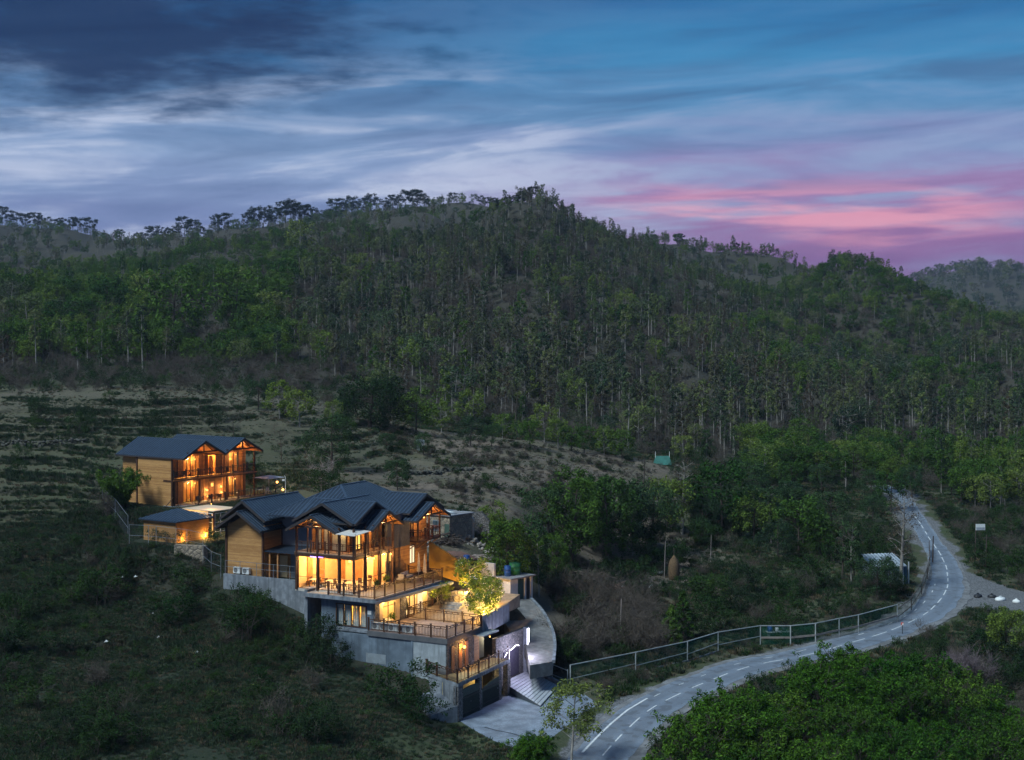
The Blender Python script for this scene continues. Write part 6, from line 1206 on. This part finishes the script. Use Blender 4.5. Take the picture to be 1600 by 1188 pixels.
def stone_house():
    e, g = placed('stone_house', 690, 841, HANG-.2, 'old buff stone cottage with barred window behind the lodge', 'cottage')
    box(e, 'wall', STONEB, -.3, 0., -1.5, 3.2, -1., 2.6); box(e, 'wall', STONEB, 0., 3.6, -1.5, -1.2, -1., 2.6); box(e, 'wall', STONEB, 0., 3.6, 2.9, 3.2, -1., 2.6); MB().prism([(-.5, -1.7), (3.9, -1.7), (3.9, 3.4), (-.5, 3.4)], 2.6, 2.72).build('roof', mat('rusty_sheet', (.26, .26, .28), (.19, .17, .165), .8), e)
    window(e, 'u', .1, 1.0, -.3, .8, 2.0, 4, 2, glass=DGLASS, fr=mat('blue_grey_frame', (.16, .19, .22))); box(e, 'door', mat('green_door', (.05, .09, .07)), -.36, -.31, -1.45, -.75, -.4, 1.7)
    for k in range(3): MB().bar((1.+.8*k, -1.2+k, 2.76), (1.4+.8*k, 1.2+k*.3, 2.79), .5, .05).build('roof_sheet', WHITEP if k == 1 else METG, e)
    r, g2 = placed('ruined_wall', 727, 838, HANG-1.2, 'plastered ruined wall with broken top beside the stone cottage', 'wall'); MB().add([(-1., 0, -.5), (1., 0, -.5), (1., 0, 1.9), (.5, 0, 2.5), (-.4, 0, 2.75), (-1., 0, 2.1), (-1., .45, -.5), (1., .45, -.5), (1., .45, 1.9), (.5, .45, 2.5), (-.4, .45, 2.75), (-1., .45, 2.1)], [(0, 1, 2, 3, 4, 5), (11, 10, 9, 8, 7, 6)]+[(i, i+6, (i+1) % 6+6, (i+1) % 6) for i in range(6)]).build('plaster_face', mat('flaking_plaster', (.55, .48, .43), (.42, .36, .31), 1.5), r)
    r, g2 = placed('ruined_wall', 748, 838, HANG-1.4, 'dark broken masonry wall right of the plastered ruin', 'wall'); MB().add([(-1.3, 0, -.5), (1.3, 0, -.5), (1.3, 0, 1.7), (.3, 0, 2.9), (-1.3, 0, 2.6), (-1.3, .6, -.5), (1.3, .6, -.5), (1.3, .6, 1.7), (.3, .6, 2.9), (-1.3, .6, 2.6)], [(0, 1, 2, 3, 4), (9, 8, 7, 6, 5)]+[(i, i+5, (i+1) % 5+5, (i+1) % 5) for i in range(5)]).build('masonry', STONE, r)
stone_house()
rubble(742, 850, 90, 3.2, 1.2, .7, .5, 'pale rubble stones heaped below the ruined walls'); rubble(668, 852, 30, 1., 1., .5, .45, 'grey stones beside the right-hand balcony'); rubble(1200, 908, 60, 2.2, 1.4, .9, .42, 'mauve stone heap in the scrub hollow'); rubble(1120, 975, 25, 1.6, .8, .3, .35, 'scatter of pale stones above the net fence')
def heap(name, px, py, rx, ry, h, m, label, cat, seed=0):
    e, g = placed(name, px, py, .4, label, cat); rs = np.random.RandomState(seed); n, k = 20, 8; vs = []; fs = []
    for i in range(k):
        t = i/(k-1)
        for j in range(n): a = 6.283*j/n; r = (1-t)*(1+.15*math.sin(a*3+seed))+.01; vs.append((math.cos(a)*r*rx, math.sin(a)*r*ry, h*(1-(1-t)**2)*(1+.0*rs.rand())+rs.normal()*.03-.25))
    for i in range(k-1):
        for j in range(n): fs.append((i*n+j, i*n+(j+1) % n, (i+1)*n+(j+1) % n, (i+1)*n+j))
    MB().add(vs, fs).build('heap_body', m, e, smooth=True); return e, g
heap('earth_mound', 705, 872, 2.8, 2.0, .95, mat('red_earth', (.19, .10, .075), (.12, .068, .052), 2., .95, bump=.6), 'reddish earth mound in the yard behind the lodge', 'mound', 1)
def stick_pile(px, py, n, L, w, h, m, label, name='brushwood_pile'):
    e, g = placed(name, px, py, 0, label, 'wood pile'); rs = np.random.RandomState(px+py); mb = MB()
    for i in range(n): a = rs.normal()*.5; c = Vector((rs.normal()*w*.4, rs.normal()*w*.25, abs(rs.normal())*h*.5+.05)); d = Vector((math.cos(a), math.sin(a), rs.normal()*.18))*L*rs.uniform(.3, .6); mb.tube([c-d, c+d], rs.uniform(.03, .07), 4)
    mb.build('sticks', m, e, kind='stuff')
stick_pile(700, 850, 70, 1.6, 2.0, .9, BARKD, 'dark brushwood pile in front of the stone cottage'); stick_pile(695, 880, 50, 1.6, 1.6, .5, TWIG, 'brown brushwood beside the earth mound'); stick_pile(748, 880, 26, 2.6, 1.6, .5, TWIGP, 'long poles stacked beside the blue barrel', 'timber_stack'); stick_pile(912, 905, 60, 1.8, 3., .8, TWIG, 'grey brushwood heap under the tall dark tree'); stick_pile(958, 922, 22, 2., 1.2, .5, mat('red_planks', (.24, .13, .09), (.15, .09, .07)), 'reddish planks lying in the paddock', 'timber_stack')
def barrel(loc, label, m, r=.3, h=.9):
    e = empty('barrel', loc, 0, label, 'barrel'); MB().lathe([(r*.94, 0), (r, .04), (r, h*.32), (r*1.05, h*.34), (r, h*.36), (r, h*.64), (r*1.05, h*.66), (r, h*.68), (r, h*.97), (r*.94, h)], (0, 0, 0), 16).build('drum', m, e, smooth=True); MB().lathe([(r*.9, h-.02), (r*.9, h+.015), (.02, h+.02)], (0, 0, 0), 16).build('lid', m, e); return e
BLUEB = mat('blue_plastic', (.02, .075, .26), (.015, .05, .18), 3., .4); GREENT = mat('green_plastic', (.03, .16, .06), (.02, .12, .045), 3., .45)
barrel(ground(729, 882), 'blue plastic barrel standing in the yard', BLUEB, .36, 1.0)
def hut():
    e, g = placed('plastered_hut', 783, 930, HANG-.25, 'small white plastered hut with dark doorways under the olive tree', 'hut'); m = mat('hut_white', (.6, .56, .55), (.48, .44, .43), 1.2)
    box(e, 'wall', m, -1.4, -1.2, -2.6, 1.6, -.8, 2.1); box(e, 'wall', m, -1.2, -.2, -2.6, -2.4, -.8, 2.1); box(e, 'wall', m, 2., 2.2, -2.4, 1.6, -.8, 2.1); box(e, 'pier', m, .9, 1.15, -2.6, -2.4, -.8, 2.1); box(e, 'pier', m, 1.9, 2.2, -2.6, -2.4, -.8, 2.1); box(e, 'back_wall', m, -1.2, 2., 1.4, 1.6, -.8, 2.1)
    box(e, 'door', mat('green_door', (.05, .09, .07)), -.15, .85, -2.5, -2.45, -.6, 1.9); box(e, 'door', BLACKM, 1.2, 1.85, -2.4, -2.35, -.6, 1.9); MB().prism([(-1.6, -2.9), (2.4, -2.9), (2.4, 1.8), (-1.6, 1.8)], 2.1, 2.25).build('roof', mat('rusty_sheet', (.26, .26, .28)), e); box(e, 'parapet', m, -1.55, -1.3, -.4, 1.6, 2.25, 3.6)
    R = Matrix.Rotation(HANG-.25, 3, 'Z')
    for q, lb, mm, r, h in (((.9, -1.2, 2.25), 'green water tank on the plastered hut roof', GREENT, .6, 1.25), ((-.4, -1.3, 2.25), 'blue drum on the plastered hut roof', BLUEB, .35, 1.1)):
        w = R @ Vector(q); barrel((g.x+w.x, g.y+w.y, g.z+w.z), lb, mm, r, h)
hut()
e, g = placed('block_wall', 735, 910, HANG-1.1, 'low grey block wall holding up the yard', 'wall')
for r in range(4):
    for k in range(8): box(e, 'block', CONC, -2.+.5*k+(.25 if r % 2 else 0), -1.52+.5*k+(.25 if r % 2 else 0), -.12+.012*(k % 3), .12, -.3+.27*r, -.04+.27*r)
# concrete path curving down past the entrance
def path():
    Lp = [(787, 938, 3.5), (783, 960, 2.7), (797, 985, 1.75), (820, 1008, 1.0), (828, 1040, .35)]; Rp = [(828, 936, 3.5), (846, 956, 2.7), (860, 982, 1.75), (865, 1006, 1.0), (863, 1034, .35)]
    A = catmull([Pz(*q) for q in Lp], 6); B = catmull([Pz(*q) for q in Rp], 6); n = len(A); vs = []
    for a, b in zip(A, B): vs += [a, b, b-Vector((0, 0, 1.3)), a-Vector((0, 0, 1.3))]
    fs = []
    for i in range(n-1):
        for j in range(4): fs.append((4*i+j, 4*i+(j+1) % 4, 4*i+4+(j+1) % 4, 4*i+4+j))
    fs += [(3, 2, 1, 0), (4*n-4, 4*n-3, 4*n-2, 4*n-1)]
    pm = mat('path_concrete', (.22, .21, .20), (.12, .115, .11), .9, .9, bump=.4, fine=2.5); o = MB().add(vs, fs).build('footpath', pm); tag(o, 'concrete path curving down beside the stone entrance wall', kind='structure')
    k = MB()
    for a, b in zip(B[:-1], B[1:]): k.bar(a+Vector((.12, 0, .0)), b+Vector((.12, 0, .0)), .3, .3)
    k.build('path_kerb', CONC, o)
path()
# ------------------------------------------------------------------ fence along the road
def road_fence():
    P = [ground(*q) for q in ((891, 1073), (993, 1052), (1074, 1034), (1122, 1019), (1188, 1008), (1235, 1008), (1274, 1004), (1311, 996), (1341, 990), (1402, 973))]
    e = pipe_fence(P, 2.15, (2.1,), 'pale-posted fence with green netting along the inner road edge', 'net_fence', mat('pale_post', (.42, .43, .42), (.3, .31, .3), 2.), NETN, .11); o = P[0]
    for a, b in zip(P[:4], P[1:5]): MB().bar(a-o+Vector((0, 0, .75)), b-o+Vector((0, 0, .95)), .07).build('rail', MATS['pale_post'], e)
    for a, b in zip(P[4:-1], P[5:]): MB().bar(a-o+Vector((0, 0, .8)), b-o+Vector((0, 0, .8)), .1, .2).build('timber_beam', mat('beam_wood', (.34, .28, .24), (.25, .2, .17), 2.), e)
    for a, b in zip(P[:3], P[1:4]): MB().bar(a-o+Vector((0, 0, .0)), b-o+Vector((0, 0, .0)), .2, .3).build('kerb', CONC, e)
    Q = [ground(*q) for q in ((1402, 973), (1424, 955), (1440, 930), (1449, 905), (1453, 885), (1452, 862))]
    e = pipe_fence(Q, 1.6, (1.55, .6), 'dark net fence curving up the inside of the bend', 'net_fence', BARKD, NETN, .09)
    pipe_fence([ground(*q) for q in ((863, 1062), (887, 1072))], 1.6, (1.5, .5), 'short pale wicket panel where the path meets the net fence', 'gate_panel', MATS['pale_post'], NETG, .09)
road_fence()
# ------------------------------------------------------------------ poles, signs and odds and ends
def pole(px, py, top, label, m=None, r=.09, cross=False):
    e, g = placed('utility_pole', px, py, 0, label, 'pole'); h = (py-top)*g.y/F; MB().tube([(0, 0, -.4), (.03*h, 0, h)], [r*1.2, r*.8], 7).build('shaft', m or BARKD, e)
    if cross: MB().bar((-.6+.03*h, 0, h-.4), (.6+.03*h, 0, h-.4), .09).build('crossarm', BARKD, e)
for a in ((1316, 905, 830, 'dark wooden pole left of the white shed, the left of two', None, .1), (1334, 902, 836, 'dark wooden pole left of the white shed, the right of two', None, .1), (1457, 880, 838, 'short dark pole at the inside of the road bend', None, .1), (1523, 884, 818, 'dark pole under the white notice board right of the road', None, .08), (1540, 890, 836, 'dark pole with crossarm on the bank right of the road', None, .09, True), (1038, 903, 846, 'thin pale pole beside the haystack', TWIGP, .05), (969, 996, 936, 'thin grey pole standing in the bramble bank', TWIGP, .05), (1006, 766, 716, 'wooden pole at the right end of the dry terraces', None, .08), (1110, 880, 836, 'thin pale pole in the scrub above the conifers', TWIGP, .04)): pole(*a)
g = ground(1523, 884); y = g.y; e = empty('notice_board', (g.x+.1, y-.15, g.z+66*y/F-.1), .1, 'small white notice board on the dark pole right of the road', 'sign'); MB().box(0, 1.35, -.03, .03, -.85, 0.).build('board', WHITEP, e); MB().box(.06, 1.29, -.04, -.031, -.8, -.45).build('grey_print', mat('grey_print', (.35, .38, .42)), e)
def marker():
    e, g = placed('road_marker', 1410, 992, 0, 'small red and white road marker on the outer verge', 'road marker'); MB().tube([(0, 0, -.2), (0, 0, 1.15)], .04, 6).build('post', BLACKM, e); MB().lathe([(.02, 1.0), (.17, 1.08), (.17, 1.3), (.02, 1.38)], (0, 0, 0), 10).build('red_head', mat('marker_red', (.5, .06, .03)), e); MB().box(-.1, .1, -.2, -.172, 1.1, 1.3).build('white_face', WHITEP, e)
marker()
def haystack(px, py, hpx, wpx, label):
    e, g = placed('haystack', px, py, 0, label, 'haystack'); h = hpx*g.y/F; w = wpx*g.y/F/2; MB().lathe([(w*.92, -.2), (w*1.0, h*.2), (w*1.04, h*.45), (w*.98, h*.66), (w*.7, h*.82), (w*.3, h*.93), (.05, h)], (0, 0, 0), 16).build('stack', mat('straw', (.17, .105, .055), (.10, .065, .036), 5., .95, bump=.9, fine=9.), e, smooth=True)
    rs = np.random.RandomState(px); V, Q = leaves(rs, np.array([[0, 0, h*.3], [0, 0, h*.55], [0, 0, h*.75]]), np.array([w*1.05, w*1.05, w*.7]), 500, .35, -.8, .1); obj('straw_ends', np_mesh('straw_ends', V, Q, [L_STRAW]), e)['kind'] = 'stuff'; MB().tube([(0, 0, h*.9), (0, 0, h*1.3)], .05, 5).build('centre_pole', BARKD, e)
haystack(1053, 906, 38, 17, 'brown haystack on a pole in the hollow'); haystack(482, 524, 22, 8, 'small orange haystack far up on the hillside')
def sack(px, py, w, label, m=None):
    e, g = placed('sack', px, py, RS.rand()*3, label, 'sack'); MB().lathe([(w*.5, -.05), (w*.55, .12), (w*.45, .3), (w*.12, .42)], (0, 0, 0), 9).build('sack_body', m or WHITEP, e, smooth=True); MB().lathe([(w*.1, .4), (w*.16, .48), (w*.05, .53)], (0, 0, 0), 7).build('tied_neck', m or WHITEP, e); e.scale = (1.5, 1, 1)
for a in ((1009, 866, .8, 'white sack high in the dark hollow'), (1029, 896, .9, 'grey-white sack left of the haystack'), (972, 922, .7, 'white sack on the reddish planks'), (1018, 920, .5, 'small white sack in the paddock grass'), (1563, 938, 1.1, 'white sack on the roadside layby'), (1528, 933, .9, 'black sack on the roadside layby', BLACKM), (1550, 934, .7, 'smaller black sack next to the white one on the layby', BLACKM), (1588, 942, .6, 'white bundle at the right end of the layby')): sack(*a)
def shed():
    e, g = placed('white_shed', 1382, 908, .25, 'pale corrugated shed beside the road bend', 'shed'); m = mat('pale_sheet', (.44, .49, .53), (.34, .38, .42), .8, .6)
    box(e, 'wall', m, -2.3, 2.0, -1.4, -1.3, -.6, 2.1); box(e, 'wall', m, -2.3, -2.2, -1.3, 1.6, -.6, 2.1); box(e, 'wall', m, 1.9, 2.0, -1.3, 1.6, -.6, 2.1); roof_face([(-2.6, -1.8, 2.15), (2.3, -1.8, 2.15), (2.3, 2., 3.3), (-2.6, 2., 3.3)], e, .06, .5, m=mat('blue_grey_sheet', (.24, .28, .32), (.17, .2, .23), .8, .7), sm=m, name='roof')
    box(e, 'blue_door', mat('blue_door', (.06, .12, .16)), 2.0, 3.0, -.6, -.5, -.4, 1.9); box(e, 'white_post', WHITEP, 3.1, 3.22, -.7, -.58, -.4, 2.5)
shed()
def trough():
    e, g = placed('market_bench', 1222, 1000, .15, 'rough grey bench with odds and ends behind the net fence', 'bench'); box(e, 'bench_top', CONCL, -1.6, 1.3, .2, 1., .75, .85)
    for x in (-1.4, 0, 1.1): box(e, 'leg', CONC, x, x+.15, .3, .9, -.3, .75)
    for x, m, s, lb in ((-1.2, BLUEB, .28, 'blue'), (-.4, WHITEP, .2, 'white'), (.4, BLACKM, .22, 'black')):
        w = Matrix.Rotation(.15, 3, 'Z') @ Vector((x, .6, .85)); barrel((g.x+w.x, g.y+w.y, g.z+w.z), lb+' tub standing on the rough grey bench', m, s, s*1.8)
trough()
def tarp():
    e, g = placed('tarpaulin_shelter', 1035, 726, 0, 'green tarpaulin shelter at the top of the dry field', 'shelter'); MB().add([(-1.7, -1, 0), (1.7, -1, 0), (1.2, 0, 1.6), (-1.2, 0, 1.6), (-1.7, 1, 0), (1.7, 1, 0)], [(0, 1, 2, 3), (3, 2, 5, 4), (0, 3, 4), (1, 5, 2)]).build('tarpaulin', mat('teal_tarp', (.04, .16, .13), (.03, .11, .09), 1.), e)
    for x in (-1.3, 1.3): MB().tube([(x, 0, 0), (x, 0, 2.4)], .05, 5).build('pole', WHITEP, e)
tarp()
def small_hut(px, py, wpx, hpx, label, m, ro):
    e, g = placed('field_hut', px, py, .1, label, 'hut'); k = g.y/F; w = wpx*k/2; h = hpx*k; box(e, 'wall', m, -w, w, -w*.7, w*.7, -.8, h*.7); roof_face([(-w*1.1, -w*.8, h*.68), (w*1.1, -w*.8, h*.68), (w*1.1, 0, h), (-w*1.1, 0, h)], e, .08, .6, m=ro, name='roof'); roof_face([(-w*1.1, w*.8, h*.68), (w*1.1, w*.8, h*.68), (w*1.1, 0, h), (-w*1.1, 0, h)], e, .08, .6, m=ro, name='roof'); box(e, 'door', BLACKM, -w*.2, w*.2, -w*.7-.03, -w*.7-.005, -.5, h*.5)
small_hut(134, 514, 34, 20, 'small grey hut among the trees on the left-hand hillside', CONC, SLATE); small_hut(657, 702, 12, 15, 'tiny white hut at the head of the terraced field', WHITEP, METG)
# dry-stone retaining wall of one field terrace, stone by stone along its face
RK2 = [m.copy() for m in ROCKS]
for m in RK2: m.materials.clear(); m.materials.append(mat('mossy_stone', (.10, .095, .08), (.05, .05, .04), 1.5, .95))
def drystone(pts, h, label, seed):
    P = [ground(*q) for q in pts]; e = empty('drystone_wall', P[0], 0, label, 'wall'); rs = np.random.RandomState(seed); o = P[0]; n = 0
    for a, b in zip(P[:-1], P[1:]):
        L = (b-a).length; t = 0.
        while t < L and n < 280:
            for r in range(2):
                c = obj('stone', RK2[rs.randint(5)], e); p = a.lerp(b, t/L); c.location = (p.x-o.x+rs.normal()*.08, p.y-o.y+rs.normal()*.12, hz(p.x, p.y)-o.z+h*(r*.5+.1)); s = rs.uniform(.45, .8); c.scale = (s*1.3, s, s*.85); c.rotation_euler = (rs.rand(), rs.rand(), rs.rand()*6); n += 1
            t += rs.uniform(.4, .65)
drystone([(0, 697), (40, 696), (90, 695), (140, 692)], .9, 'dry-stone terrace wall at the left picture edge', 4); drystone([(640, 742), (690, 738), (740, 733)], .6, 'low dry-stone wall across the upper dry field', 5)
# litter flecks on the slope
for i, (px, py) in enumerate(((192, 905), (212, 904), (239, 962), (166, 1005), (248, 998), (308, 1022), (365, 968), (520, 1120))):
    g = ground(px, py); tag(MB().add([(-.2, -.1, .05), (.18, -.14, .12), (.24, .12, .1), (-.15, .16, .16), (0, 0, .3)], [(0, 1, 4), (1, 2, 4), (2, 3, 4), (3, 0, 4)]).build('plastic_scrap', WHITEP), 'white scrap of litter lying on the grassy slope', 'litter', 'litter on the slope').location = g

# ------------------------------------------------------------------ evening haze in the valley
def haze():
    m = bpy.data.materials.new('haze_air'); m.use_nodes = True; T = NT(m.node_tree); T.n.clear(); out = T.n.new('ShaderNodeOutputMaterial'); v = T.n.new('ShaderNodeVolumePrincipled')
    v.inputs['Color'].default_value = (.62, .74, .95, 1); v.inputs['Density'].default_value = .00008; v.inputs['Anisotropy'].default_value = .2; T.l.new(v.outputs[0], out.inputs['Volume'])
    o = MB().box(-2150, 2150, -60, 2650, -260, 185).build('haze', m); o['kind'] = 'stuff'; o['label'] = 'thin blue evening haze filling the valley'
haze()
